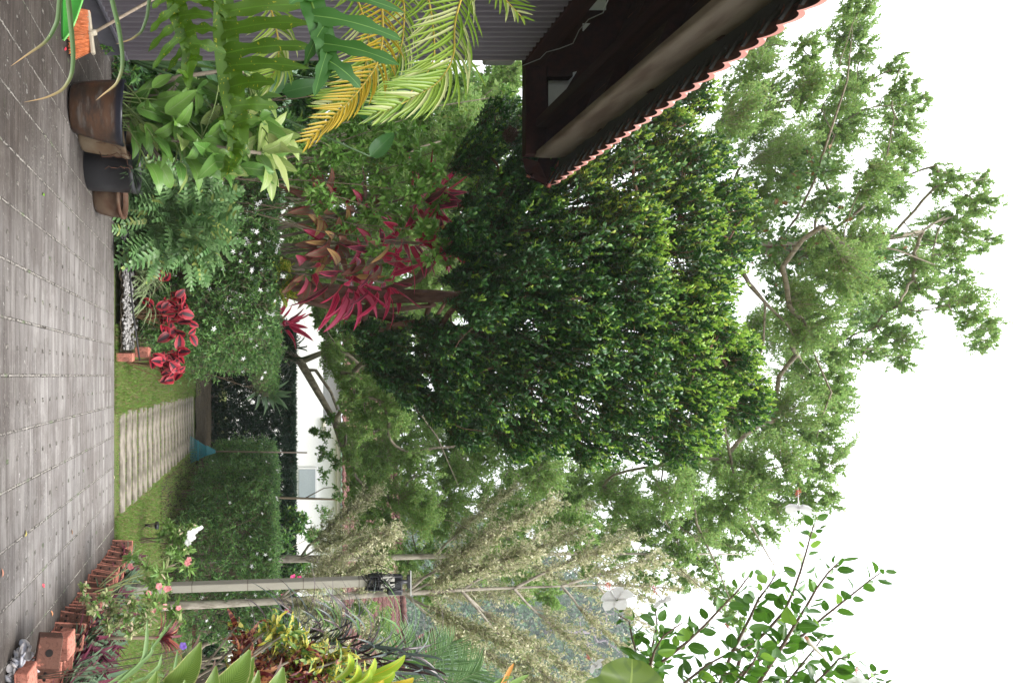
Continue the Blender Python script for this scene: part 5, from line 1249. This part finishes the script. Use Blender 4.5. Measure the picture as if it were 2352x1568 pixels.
t = thing('strap_leaf_plant', 'long narrow strap leaves with dry brown tips dangling at the very front over the paving', 'plant', base); b = MB()
for pts, w, y in (([(170, -300), (140, -50), (137, 0), (133, 50), (116, 84), (100, 102), (60, 128), (24, 153)], 12, 1.25), ([(170, -300), (150, -50), (157, 0), (165, 80), (169, 130), (165, 175), (145, 208), (105, 226), (55, 235)], 13, 1.2),
                  ([(300, -300), (250, -60), (256, 0), (272, 60), (281, 120), (281, 160), (268, 195), (240, 215), (220, 231)], 12, 1.3), ([(380, -150), (345, -20), (338, 40), (325, 75), (300, 92), (265, 102)], 9, 1.6)):
    ribbon(b, WL(pts, y), w*y/F, (0, -1, .3), 0, .5, 0, seg=40, prof=lambda q: (1-q**2.2)**.9*.98+.02)
b.build('leaves', M_strap, t)

# ================================================================== RIGHT BED
M_rh = leafmat('rhoeo_green', (.05, .095, .05), (.105, .155, .085), .6, .15, spec=.2); M_rp = leafmat('rhoeo_purple', (.05, .008, .02), (.10, .012, .030), .6, .15, spec=.2)
def rhoeo(label, x, y, n, L0=.26):
    base = np.array([x, y, zdrive(y)+.08]); n = int(n*2.2); t = thing('moses_in_the_cradle', label, 'plant', base, 'purple leaved clumps behind the brick edging'); b = MB()
    for i in range(n):
        c = base+np.array([rng.uniform(-.20, .3), rng.uniform(-.28, .28), 0]); a = random.uniform(0, 6.28); m = int(random.random() < .42)
        ribbon(b, arch(c, (cos(a)-.1, sin(a)-.25, random.uniform(.7, 2.2)), random.uniform(.6, 1.1)*L0*1.2, .9), .058, (cos(a)*-.5, sin(a)*-.5, 1), m, .3, seg=7, prof=lambda q: min(1, .7+q)*(1-q**2)**.8+.01)
    b.build('leaves', [M_rh, M_rp], t)
for i, (x, y, lab) in enumerate([(2.36, 7.85, 'farthest purple leaved clump at the far end of the brick edging'), (2.34, 7.3, 'purple leaved clump second from the far end of the brick edging'), (2.38, 6.75, 'purple and grey green clump behind the middle of the brick edging'), (2.36, 6.2, 'purple leaved clump half covered by the yellow speckled shrub'),
                              (2.32, 5.6, 'purple leaved clump in front of the small dark red dracaena'), (2.34, 5.05, 'dense grey green and purple clump beside the hollow block'), (2.40, 4.55, 'nearest grey green and purple strap leaved clump at the corner of the bed'), (2.85, 5.1, 'grey green purple clump under the violet flower'), (2.8, 6.0, 'inner purple clump under the pink flowered bush'), (2.95, 4.5, 'inner clump of purple strap leaves under the broad canna leaves')]):
    rhoeo(lab, x, y, 115 if y < 6 else 90, .30)
M_var = leafmat('speckled_leaf', (.16, .26, .08), (.42, .44, .20), .5, .3, rare=((.50, .40, .28), .15))
scatter_plant('variegated_shrub', 'twiggy little shrub with pale yellow green leaves leaning over the bricks', 'shrub', [(215, 1395, 18), (240, 1375, 18), (260, 1400, 20), (285, 1420, 20), (300, 1390, 20), (330, 1430, 18), (250, 1440, 18), (200, 1375, 12), (300, 1450, 16), (190, 1350, 10), (340, 1400, 15)], 5.5, .15, [M_var, L['under']], T_hex(.42, .06, .15), .048, 330, W(150, 1440, 5.6), (.8, .2), MP['barkr'], 7, thick=.003)
M_bal = leafmat('balsam_leaf', (.14, .28, .06), (.24, .38, .10), .45, .35); M_pink = leafmat('pink_petal', (.75, .22, .24), (.82, .36, .36), .5, .35)
M_viol = leafmat('violet_petal', (.30, .16, .72), (.38, .24, .80), .5, .35); M_white = L['petal']
def add_flowers(t, pts, y, r, mat, name='flower', cup=.35, n=5, sc=None, face=(0, -1, .3)):
    F_ = MB(); a5 = np.arange(n)*2*pi/n; dd = np.c_[np.cos(a5), np.sin(a5), np.full(n, cup)]
    F_.inst(T_hex(.85, .05, .3, .35, .85, .95), np.zeros((n, 3)), dd, np.tile([0, 0, 1.], (n, 1)), 1.0); fp = None
    for px, py in pts:
        if fp is None: fp = F_.build(name, mat, t, local=True); f = fp
        else: f = fp.copy(); C.objects.link(f); f.parent = t
        p = W(px, py, y+random.uniform(-.08, .05)); f.location = p-np.array(t.location); s = r*random.uniform(.8, 1.2); f.scale = (s, s, s)
        f.rotation_euler = Vector(nrm(np.array(face)+rng.normal(size=3)*.5)).to_track_quat('Z', 'Y').to_euler()
tb2 = scatter_plant('pink_flowered_bush', 'loose light green bush with small pink flowers behind the brick edging', 'shrub', [(295, 1285, 14), (330, 1300, 16), (345, 1340, 20), (370, 1310, 16), (380, 1345, 18), (350, 1385, 18), (390, 1400, 18), (410, 1420, 18), (340, 1420, 16), (420, 1290, 14), (395, 1270, 12), (370, 1440, 16), (430, 1300, 10)], 6.4, .2, [M_bal, M_var], T_hex(.26, .05, .2), .10, 130, W(200, 1370, 6.4), (.85, .15), plain('balsam_stem', (.30, .34, .14), .6), 6, thick=.005)
add_flowers(tb2, [(430, 1292), (434, 1284), (382, 1352), (345, 1373), (363, 1385), (378, 1392), (410, 1395), (352, 1402), (388, 1350), (300, 1300), (341, 1362), (365, 1345)], 6.25, .030, M_pink)
tb3 = scatter_plant('gardenia', 'light green bush with a few large white flowers beside the solar path light', 'shrub', [(385, 1210, 16), (405, 1225, 20), (425, 1235, 20), (400, 1255, 18), (440, 1215, 14), (370, 1235, 12), (430, 1260, 14)], 9.3, .15, [M_bal, M_var], T_hex(.42, .05, .15), .075, 150, W(315, 1240, 9.5), (.8, .2), MP['twig'], 7, thick=.005)
add_flowers(tb3, [(437, 1225), (440, 1232), (432, 1245), (458, 1212), (447, 1219)], 9.1, .055, M_white)
M_drr = leafmat('red_strap', (.10, .012, .02), (.17, .03, .035), .4, .25, rare=((.30, .08, .05), .12))
base = W(340, 1465, 6.0); base[2] = zdrive(6)+.05; t = thing('red_dracaena', 'small tuft of narrow dark red leaves standing in front of the lawn', 'plant', base); b = MB()
for i in range(44): a = random.uniform(0, 6.28); ribbon(b, arch(W(368+random.uniform(-12, 12), 1462, 6.0), (cos(a)*.8, sin(a)*.8, random.uniform(.3, 2)), random.uniform(.18, .27), 1.0), .018, (0, -.3, 1), seg=8)
b.build('leaves', M_drr, t); b = MB(); b.tube([base, W(372, 1463, 6.0)], .014, 6); b.build('stem', MP['twig'], t)
base = W(50, 1560, 4.4); t = thing('ruellia', 'slender plant with one violet flower rising beside the canna leaves', 'plant', base); b = MB()
for P in ([(50, 1560), (200, 1530), (340, 1505), (390, 1497), (420, 1488)], [(50, 1560), (200, 1540), (350, 1520), (405, 1505), (425, 1494)], [(50, 1560), (200, 1550), (300, 1530), (340, 1540)]): b.tube(WL(P, 4.4), .004, 5, 1)
for P, w in (([(270, 1568), (330, 1520), (337, 1470), (338, 1420)], 12), ([(250, 1568), (300, 1540), (350, 1500), (350, 1470)], 10), ([(330, 1560), (365, 1530), (372, 1500)], 9), ([(390, 1568), (402, 1530), (408, 1490)], 8), ([(300, 1568), (360, 1545), (395, 1560)], 8), ([(340, 1500), (370, 1460), (400, 1420)], 7)): ribbon(b, WL(P, 4.3), w*4.3/F, (0, -1, .4), 0, .3, seg=18)
b.build('leaves', [leafmat('ruellia_leaf', (.12, .22, .07), (.20, .32, .12), .45, .3), plain('ruellia_stem', (.12, .10, .07), .6)], t)
add_flowers(t, [(421, 1482)], 4.35, .030, M_viol)
# cannas
M_can = leafmat('canna_leaf', (.10, .18, .025), (.14, .23, .035), .36, .3, mid=(.10, .20, .03), midw=.012, edge=(.50, .50, .20), edge0=.475, side=(.26, .38, .10), sidef=26)
M_canb = leafmat('canna_underside', (.075, .030, .012), (.10, .04, .018), .45, .2)
base = W(150, 1640, 2.9); t = thing('canna', 'clump of broad striped green leaves with brown undersides beside the violet flower', 'plant', base); b = MB()
prc = lambda q: (sin(pi*min(1, q*.93+.05)**.9))**.75*(1 if q < .8 else 1-(q-.8)*1.6)+.01
for (bx, by), (tx, ty), w, y, br in (((380, 1580), (461, 1474), 34, 2.9, 1), ((470, 1600), (574, 1491), 40, 2.7, 0), ((500, 1610), (582, 1508), 28, 2.85, 1), ((455, 1600), (496, 1528), 26, 2.6, 1), ((540, 1620), (594, 1538), 24, 2.6, 0), ((580, 1610), (650, 1530), 34, 2.5, 1), ((300, 1620), (360, 1540), 26, 2.6, 0), ((395, 1600), (425, 1560), 20, 2.5, 0), ((330, 1590), (390, 1545), 18, 3.0, 1)):
    A = W(bx, by, y); B = W(tx, ty, y-.1); m = (A+B)/2+np.array([.04, -.10, .02])
    ribbon(b, bez(A, m, B, 9), w*2*y/F*.85, (-.45, -.85, .3), 0, .42, .04, 2, prc, 20)
    if br: ribbon(b, bez(A, m, B, 9)+np.array([-.002, .014, -.004])-np.array([w*.45*y/F, 0, 0]), w*1.3*y/F*.62, (.8, -.5, .2), 1, .2, .0, 2, prc, 20)
    b.tube(bez(base+rng.normal(size=3)*.05, (base+A)/2+np.array([.05, 0, .1]), A), [.009]*6, 6, 1, cap=False)
b.build('leaves', [M_can, M_canb], t)
# crotons
M_cy = leafmat('croton_yellow', (.36, .34, .04), (.50, .44, .07), .4, .3, spots=(.07, .17, .03), spot=(30, .52), rare=((.20, .28, .05), .25))
M_crd = leafmat('croton_red', (.32, .10, .045), (.46, .24, .11), .4, .3, spots=(.09, .008, .012), spot=(28, .50), rare=((.10, .01, .012), .25))
base = W(-30, 1640, 3.7); t = thing('croton', 'croton with curly yellow, orange and maroon speckled leaves beside the blackish arching plant', 'shrub', base); b = MB(); sb = MB()
TS = [T_grid(9, .20, lambda q: (1-q**4)**.7*(.75+.25*math.sin(q*16))+.02, 1.0, .2, .5, 3), T_grid(9, .17, lambda q: (1-q**4)**.7+.02, .6, .2, .3, 2)]
for px, py, r, red in [(560, 1520, 30, .8), (590, 1490, 25, .8), (620, 1530, 35, .9), (560, 1460, 18, .7), (650, 1500, 30, .4), (690, 1540, 32, .8), (640, 1455, 22, .1), (680, 1470, 25, .15), (730, 1500, 28, .15), (760, 1540, 30, .1), (720, 1560, 30, .5), (620, 1440, 14, .1), (780, 1515, 20, .1), (810, 1550, 22, .05), (655, 1560, 30, .9), (590, 1555, 30, .8), (700, 1500, 28, .3), (540, 1440, 10, .9), (660, 1450, 14, 0)]:
    c = W(px, py, 3.7+rng.uniform(-.2, .2)); rr = r*3.7/F
    sb.tube(bez(base+rng.normal(size=3)*.05, W(420, 1660, 3.8), c), np.linspace(.012, .006, 6), 6)
    n = int(34*(r/28)**2); E = ballpts(c, rr, n, .2); dd = nrm((E-c)*3+rng.normal(size=(n, 3))*.12+[0, 0, .15]); ms = rng.random(n) < red
    for m in (0, 1):
        k = ms == bool(m); q = rng.integers(0, 2)
        if k.any(): b.inst(TS[q], E[k]-dd[k]*.04, dd[k], nrm(rng.normal(size=(k.sum(), 3))*.6+[0, -.7, .6]), rng.uniform(.09, .17, k.sum()), m, True)
b.build('leaves', [M_cy, M_crd], t); sb.build('stems', MP['bark'], t)
M_cl = leafmat('croton_lime', (.24, .42, .03), (.34, .50, .05), .36, .35, mid=(.62, .48, .04), midw=.05, side=(.58, .50, .05), sidef=14, rare=((.55, .42, .04), .2))
base = W(500, 1680, 3.1); t = thing('croton', 'croton with long lime leaves veined golden yellow, next to the feather palm fronds', 'shrub', base); b = MB()
for (tx, ty), (bx, by) in (((930, 1503), (830, 1560)), ((905, 1540), (830, 1575)), ((950, 1555), (850, 1590)), ((940, 1575), (840, 1600)), ((860, 1510), (800, 1575)), ((820, 1525), (780, 1580)), ((880, 1560), (800, 1600)), ((850, 1535), (790, 1590)), ((800, 1500), (770, 1560))):
    A = W(bx, by, 3.1); B = W(tx, ty, 3.0); ribbon(b, bez(A, (A+B)/2+np.array([-.02, -.05, .06]), B, 8), 26*3.1/F, (-.3, -.8, .4), 0, .3, .05, 2, lambda q: (sin(pi*min(.999, q*.96+.02)**.8))**.8+.01, 16)
b.build('leaves', M_cl, t); b = MB(); b.tube([base, W(780, 1600, 3.1)], .014, 7); b.build('stem', MP['bark'], t)
# dark strap plant
M_cri = leafmat('dark_crinum_leaf', (.030, .012, .018), (.06, .03, .035), .30, .2, rare=((.09, .12, .11), .35), spec=.6); M_crg = leafmat('crinum_green', (.08, .20, .04), (.14, .28, .06), .4, .3)
base = W(95, 1630, 4.9); t = thing('dark_dracaena', 'tall plant with long arching blackish purple leaves beside the concrete post', 'plant', base); b = MB(); sb = MB()
for c, n, dx in (((700, 1475), 22, -.8), ((760, 1470), 22, -.7), ((820, 1490), 26, -.5), ((880, 1500), 20, -.4), ((650, 1480), 18, -.8), ((930, 1530), 14, -.2), ((850, 1530), 14, -.1), ((590, 1490), 8, -.6)):
    cc = W(c[0], c[1], 4.8); sb.tube(bez(base+rng.normal(size=3)*.06, W(450, 1640, 4.9), cc), np.linspace(.018, .012, 6), 7)
    for i in range(n):
        a = random.uniform(-.9, .9); ribbon(b, arch(cc+rng.normal(size=3)*.03, (dx*cos(a)+random.uniform(-.3, .5), random.uniform(-.7, .5), random.uniform(.4, 1.3)), random.uniform(.35, .6), random.uniform(1.4, 2.6), 10), .021, (0, -.4, 1), int(random.random() < .16), .35, seg=12, prof=lambda q: min(1, .6+q*2)*(1-q**2.5)**.8+.01)
b.build('leaves', [M_cri, M_crg], t); sb.build('stems', MP['twigr'], t)
# palms at the right
M_pg = leafmat('palm_green', (.10, .20, .07), (.17, .29, .11), .4, .3)
base = W(300, 1700, 8.5); base[2] = ZL; t = thing('feather_palm', 'grey green feather palm fronds in front of the farthest red roof', 'palm', base)
for P in ([(880, 1640), (950, 1570), (1000, 1520), (1040, 1470)], [(900, 1650), (1000, 1600), (1060, 1560), (1100, 1540)], [(850, 1640), (900, 1560), (940, 1500), (955, 1470)]):
    frond(t, WL(P, 8.5), (-.3, -1, .3), .62, .022, 40, M_pg, .5, fwd=55, mrach=MP['twigp'])
b = MB(); b.tube(bez(base, W(600, 1690, 8.5), W(870, 1640, 8.5)), .06, 8); b.build('trunk', MP['bark'], t)
base = W(500, 1600, 22); base[2] = ZL; t = thing('coconut_palm', 'distant palm with stiff spreading fronds against the wooded hill', 'palm', base); b = MB(); b.tube([base, W(1040, 1560, 22)], .12, 8); b.build('trunk', MP['bark'], t)
for i in range(11):
    a = i*.57; c = W(1045, 1560, 22); d = np.array([cos(a), sin(a)*.5-.3, random.uniform(.2, 1.1)]); frond(t, arch(c, d, 1.9, .9, 7), (0, -1, .3), .75, .03, 26, M_pg, .5, fwd=50, mrach=MP['twigp'])
# bougainvillea between hedge and house, thicket at the right, low brick kerb on the lawn
root = W(500, 1330, 20.0); root[2] = ZL
tb4 = scatter_plant('bougainvillea', 'straggling bougainvillea with tiny magenta blooms between the far hedge and the white wall', 'shrub', [(660, 1180, 30), (690, 1200, 30), (720, 1230, 22), (650, 1240, 35), (690, 1300, 35), (660, 1340, 35), (720, 1340, 30), (700, 1400, 35), (650, 1420, 35), (750, 1420, 25), (660, 1290, 30), (640, 1460, 35)], 19.3, .4, [L['under'], L['hedged']], T_hex(.5, .05, .2), .12, 34, root, (.6, .4), MP['twigp'], 9, thick=.014)
add_flowers(tb4, [(688, 1328), (672, 1323), (648, 1368), (660, 1400), (620, 1480), (655, 1345)], 18.7, .10, leafmat('magenta_bract', (.55, .02, .14), (.65, .04, .2)))
root = W(440, 1520, 13.8); root[2] = ZL
scatter_plant('thicket', 'dark thicket behind the forked grey branch and the speckled crotons', 'shrub', [(480, 1480, 30), (500, 1540, 40), (560, 1480, 35), (580, 1550, 45), (640, 1520, 45), (620, 1470, 30), (700, 1560, 45), (460, 1560, 30), (780, 1570, 45), (530, 1600, 50), (850, 1590, 45)], 14.2, .5, [L['hedged'], L['cypress']], T_hex(.4, .05, .2), .11, 70, root, (.6, .4), MP['bark'], 9, thick=.02)
t = thing('fallen_branch', 'crooked bare grey branch forking in front of the dark thicket', 'branch', W(462, 1488, 12.8)); b = MB(); b.tube(WL([(445, 1500), (470, 1478), (500, 1470), (510, 1464)], 12.8), [.05, .045, .04, .03], 8); b.tube(WL([(500, 1470), (530, 1482), (560, 1492), (600, 1510)], 12.8), [.045, .04, .03, .02], 8); b.tube(WL([(508, 1478), (525, 1490), (545, 1500)], 12.8), [.02, .016, .01], 6); b.build('wood', MP['bark'], t)
b = MB(); p = W(444, 1470, 15.5); b.box((p[0]+1.2, 15.5, ZL+.06), (3.2, .12, .14), bev=.01); tag(b.build('low_kerb', plain('kerb_rust', (.16, .06, .04), .8, .2, (.08, .05, .04), 8)), 'low rust coloured kerb across the back of the lawn before the thicket', 'kerb')
# nest in the tree
b = MB(); c = W(1172, 308, 8.6)
for i in range(150):
    d = rand_dirs(1)[0]; e = np.cross(d, rand_dirs(1)[0]); q = c+d*.09*random.uniform(.5, 1); b.sticks([q-e*.07], [q+e*.07], .005, .003)
tag(b.build('nest', plain('nest_brown', (.10, .055, .04), .9)), 'ragged brown ball shaped nest hanging under the eave end', 'nest')

# ================================================================== HIBISCUS in the foreground
M_hib = leafmat('hibiscus_leaf', (.05, .15, .015), (.10, .24, .025), .34, .32, mid=(.16, .32, .07), midw=.02, rare=((.24, .44, .06), .15), spec=.5)
M_stem = plain('hibiscus_stem', (.16, .11, .08), .7); YH = 2.3
base = np.array([1.55, 2.6, zdrive(2.6)]); t = thing('white_hibiscus', 'hibiscus branches with white flowers and red tipped stamens reaching up against the white sky', 'shrub', base)
hub = W(1500, 1790, YH)
br = [[(1722, 1528), (1790, 1487), (1845, 1457), (1892, 1416), (1944, 1375), (1995, 1334), (2025, 1313)], [(1742, 1568), (1790, 1494), (1824, 1436), (1852, 1392), (1875, 1351), (1903, 1313), (1927, 1290)],
      [(1700, 1510), (1763, 1446), (1800, 1405), (1821, 1361), (1838, 1313), (1852, 1266), (1862, 1228), (1872, 1198)], [(1680, 1500), (1722, 1419), (1742, 1375), (1763, 1348), (1783, 1317)], [(1780, 1600), (1807, 1568), (1841, 1525), (1869, 1491), (1889, 1464)],
      [(1850, 1600), (1872, 1568), (1903, 1538), (1927, 1511), (1950, 1508)], [(1500, 1640), (1574, 1566), (1625, 1525), (1676, 1498), (1728, 1477)], [(1470, 1600), (1489, 1545), (1503, 1494), (1523, 1460), (1567, 1429)], [(1470, 1570), (1465, 1511), (1451, 1460), (1445, 1426), (1421, 1412)],
      [(1480, 1600), (1509, 1528), (1574, 1477), (1618, 1436), (1659, 1392), (1693, 1358), (1724, 1317)], [(1490, 1540), (1500, 1477), (1509, 1436), (1506, 1402)], [(1640, 1620), (1700, 1560), (1730, 1520), (1745, 1490)], [(1560, 1640), (1600, 1580), (1640, 1550), (1680, 1545)], [(1930, 1620), (1985, 1568), (2010, 1545)], [(1600, 1640), (1680, 1600), (1760, 1560), (1830, 1550)]]
b = MB(); sb = MB(); TH = [T_grid(6, .62, ell(.8, .75), d_, .12, .05) for d_ in (.15, .4, -.15)]
for bi, pts in enumerate(br):
    yy0 = YH+random.uniform(-.15, .2); P = WL(pts, yy0, yy0-.1); n = len(P)
    full = np.concatenate([bez(hub, (hub+P[0])/2+rng.normal(size=3)*.05, P[0], 4)[:-1], P]); sb.tube(full, np.linspace(.007, .0016, len(full)), 6)
    s1 = np.linspace(0, 1, 26 if n > 5 else 18); s0 = np.linspace(0, 1, n); Q = np.stack([np.interp(s1, s0, P[:, k]) for k in range(3)], -1)
    for i, q in enumerate(Q):
        T = nrm(Q[min(i+1, len(Q)-1)]-Q[max(i-1, 0)]); m = 1 if i/len(Q) > .45 else 2
        for k in range(m):
            a = i*2.4+k*2.1; ref = nrm(np.cross(T, [0, 1, .1])); r2 = np.cross(T, ref); d = nrm(T*.75+ref*cos(a)+r2*sin(a)*.8); L_ = random.uniform(.026, .056)*(1.05-.4*i/len(Q))
            st = q+d*.012; sb.sticks([q], [st], .0012, .0009); b.inst(TH[rng.integers(0, 3)], st[None], d[None], nrm(rng.normal(size=3)*.7+[0, -.3, .6])[None], L_*1.25, 0, True)
b.build('leaves', M_hib, t); sb.tube(bez(base, base+np.array([.1, -.1, 1.2]), hub, 8), np.linspace(.02, .01, 8), 8); sb.build('stems', M_stem, t)
# buds
bb = MB()
for px, py, dx in ((2052, 1308, 1), (2035, 1330, .6), (1890, 1458, .5), (1950, 1507, .6), (1930, 1295, .7), (1897, 1205, .7), (2047, 1560, 1), (2020, 1565, .8)):
    c = W(px-6, py+4, YH-.05); d = nrm(np.array([-.5, 0, 1.])); bb.tube([c-d*.012, c-d*.006, c+d*.006, c+d*.014], [.001, .004, .0035, .0008], 7)
bb.build('buds', plain('bud_green', (.12, .20, .05), .5), t)
def hib_flower(px, py, r, axis, y=YH-.08, droop=.5, stam=1):
    c = W(px, py, y); F_ = MB(); ax = nrm(np.array(axis, float)); R_ = np.array(Vector(ax).to_track_quat('Z', 'Y').to_matrix())
    T = T_grid(7, .78, lambda q: (min(1, .25+q*1.5))*(1-q**6)**.6+.02, droop, .08, .12, 3)
    for i in range(5):
        a = i*2*pi/5; d = R_ @ np.array([cos(a), sin(a), .55]); F_.inst(T, c[None], d[None], (R_ @ np.array([-cos(a)*.5, -sin(a)*.5, 1.]))[None], r, 0, True)
    f = F_.build('flower', L['petal'], t); f.location = f.location
    if stam:
        s_ = MB(); tip = c+ax*r*1.35; s_.tube([c, c+ax*r*.6, tip], [.0022, .0018, .0012], 6, 0)
        for i in range(26):
            q = c+ax*r*random.uniform(.85, 1.35); e = q+rand_dirs(1)[0]*r*.16; s_.sticks([q], [e], .0006, .0005, 1); s_.lathe([(0.0001, -.0016), (.0016, 0), (.0001, .0016)], e, 5, 1)
        s_.build('stamen', [L['petal'], plain('stamen_red', (.70, .16, .12), .6)], f).location = (0, 0, 0)
    g = MB(); g.tube([c-ax*r*.35, c-ax*r*.15, c+ax*r*.05], [.002, .005, .003], 7); g.build('calyx', M_hib, f)
hib_flower(1418, 1378, .058, (-.75, -.2, -.55)); hib_flower(1526, 1384, .046, (-.75, .3, -.45), YH+.0); hib_flower(1834, 1168, .050, (-.85, -.1, -.1), YH-.1, .8)
hib_flower(1708, 1470, .055, (-.5, .7, -.4), YH+.08); hib_flower(1372, 1530, .036, (-.6, .2, -.6), YH); hib_flower(1972, 1572, .045, (-.5, .5, .3), YH)
g = MB(); g.tube(WL([(1853, 1464), (1858, 1472), (1875, 1490), (1890, 1505), (1900, 1518)], YH-.1), [.006, .0075, .006, .005, .002], 8, 0); g.lathe([(0.0001, -.008), (.008, 0), (.0001, .008)], W(1852, 1464, YH-.1), 8, 1); g.build('wilted_flower', [plain('wilt', (.70, .62, .52), .6), plain('wilt_tip', (.50, .22, .12), .7)], t)
# big pale leaf close to the lens
M_bl = leafmat('fig_leaf', (.085, .15, .008), (.11, .18, .010), .45, .45, mid=(.20, .28, .04), midw=.02, side=(.05, .10, .006), sidef=5)
base = W(1300, 1720, 1.3); t = thing('fig_leaf_branch', 'single very large yellow green leaf below the white hibiscus flowers', 'plant', base); b = MB()
A = W(1395, 1680, 1.2); B = W(1452, 1512, 1.2)
ribbon(b, bez(A, (A+B)/2+np.array([0, -.03, .01]), B, 8), .155, (-.2, -1, .1), 0, .12, .10, 3, lambda q: sin(pi*min(1, q*.93+.05))**.55*(1+.05*math.sin(q*25))+.01, 24)
b.build('blade', M_bl, t); b = MB(); b.tube([base, A], .004, 6); b.build('petiole', M_stem, t)
b = MB(); t = thing('orchid_leaf', 'narrow bright green leaf tips with one orange tip in front of the distant hill', 'plant', W(1100, 1600, 2.8))
for pts, m in (([(1140, 1600), (1168, 1540), (1180, 1522)], 1), ([(1120, 1600), (1190, 1560), (1215, 1548)], 0), ([(1150, 1610), (1200, 1575), (1240, 1568)], 0), ([(1100, 1600), (1150, 1560), (1180, 1552)], 0), ([(1260, 1620), (1300, 1580), (1310, 1560)], 0)): ribbon(b, WL(pts, 2.8), .022, (-.2, -1, .3), m, .3, seg=12)
b.build('leaves', [M_bal, leafmat('orange_tip', (.55, .20, .04), (.6, .3, .06))], t)

# ================================================================== WOODED HILL (one distant mass)
b = MB(); n = 1500
P = np.c_[rng.uniform(15, 130, n), rng.uniform(110, 195, n)]; Z = hill(P[:, 0], P[:, 1])
for i in range(n):
    r = random.uniform(1.6, 3.4); c = np.array([P[i, 0], P[i, 1], Z[i]+r*.7])
    k = 110; E = ballpts(c, [r, r, r*.8], k, .7); b.inst(T_hex(.8, .1, .2), E, jit(np.tile([0, 0, .3], (k, 1)), .8), nrm((E-c)+[0, 0, .5]), r*rng.uniform(.18, .32, k))
tag(b.build('wooded_hill', L['wood']), 'hazy wooded hillside far behind the houses', 'woods', kind='stuff')
b = MB(); c = W(1380, 1450, 150)
tg = [W(random.uniform(1330, 1430), random.uniform(1390, 1510), 150) for _ in range(60)]
t = thing('bare_tree', 'bare purplish grey tree on the shoulder of the distant hill', 'tree', W(1280, 1450, 150)); grow(b, [W(1250, 1450, 150), W(1320, 1450, 150), W(1360, 1452, 150)], [.5, .4, .2], tg, .09, bow=.0); b.build('branches', plain('far_bark', (.20, .17, .18), .9), t)

# ================================================================== HAZE in the air
x0, x1, y0, y1, z0, z1 = -320, 440, -45, 345, -60, 130
hb = MB(); hb.add([(x0, y0, -1.6), (x1, y0, -1.6), (x1, y1, -1.6), (x0, y1, -1.6), (x0, y0, z1), (x1, y0, z1), (x1, y1, z1), (x0, y1, z1)], [[0, 3, 2, 1], [4, 5, 6, 7], [0, 1, 5, 4], [1, 2, 6, 5], [2, 3, 7, 6], [3, 0, 4, 7]])
hm, ht_ = newmat('haze'); pv = ht_.nodes.new('ShaderNodeVolumePrincipled'); pv.inputs['Color'].default_value = (.86, .92, 1, 1); pv.inputs['Density'].default_value = .0007
ho = ht_.nodes.new('ShaderNodeOutputMaterial'); ht_.links.new(pv.outputs[0], ho.inputs['Volume'])
tag(hb.build('haze', hm), 'pale humid haze softening the distant hill', 'haze', kind='stuff')
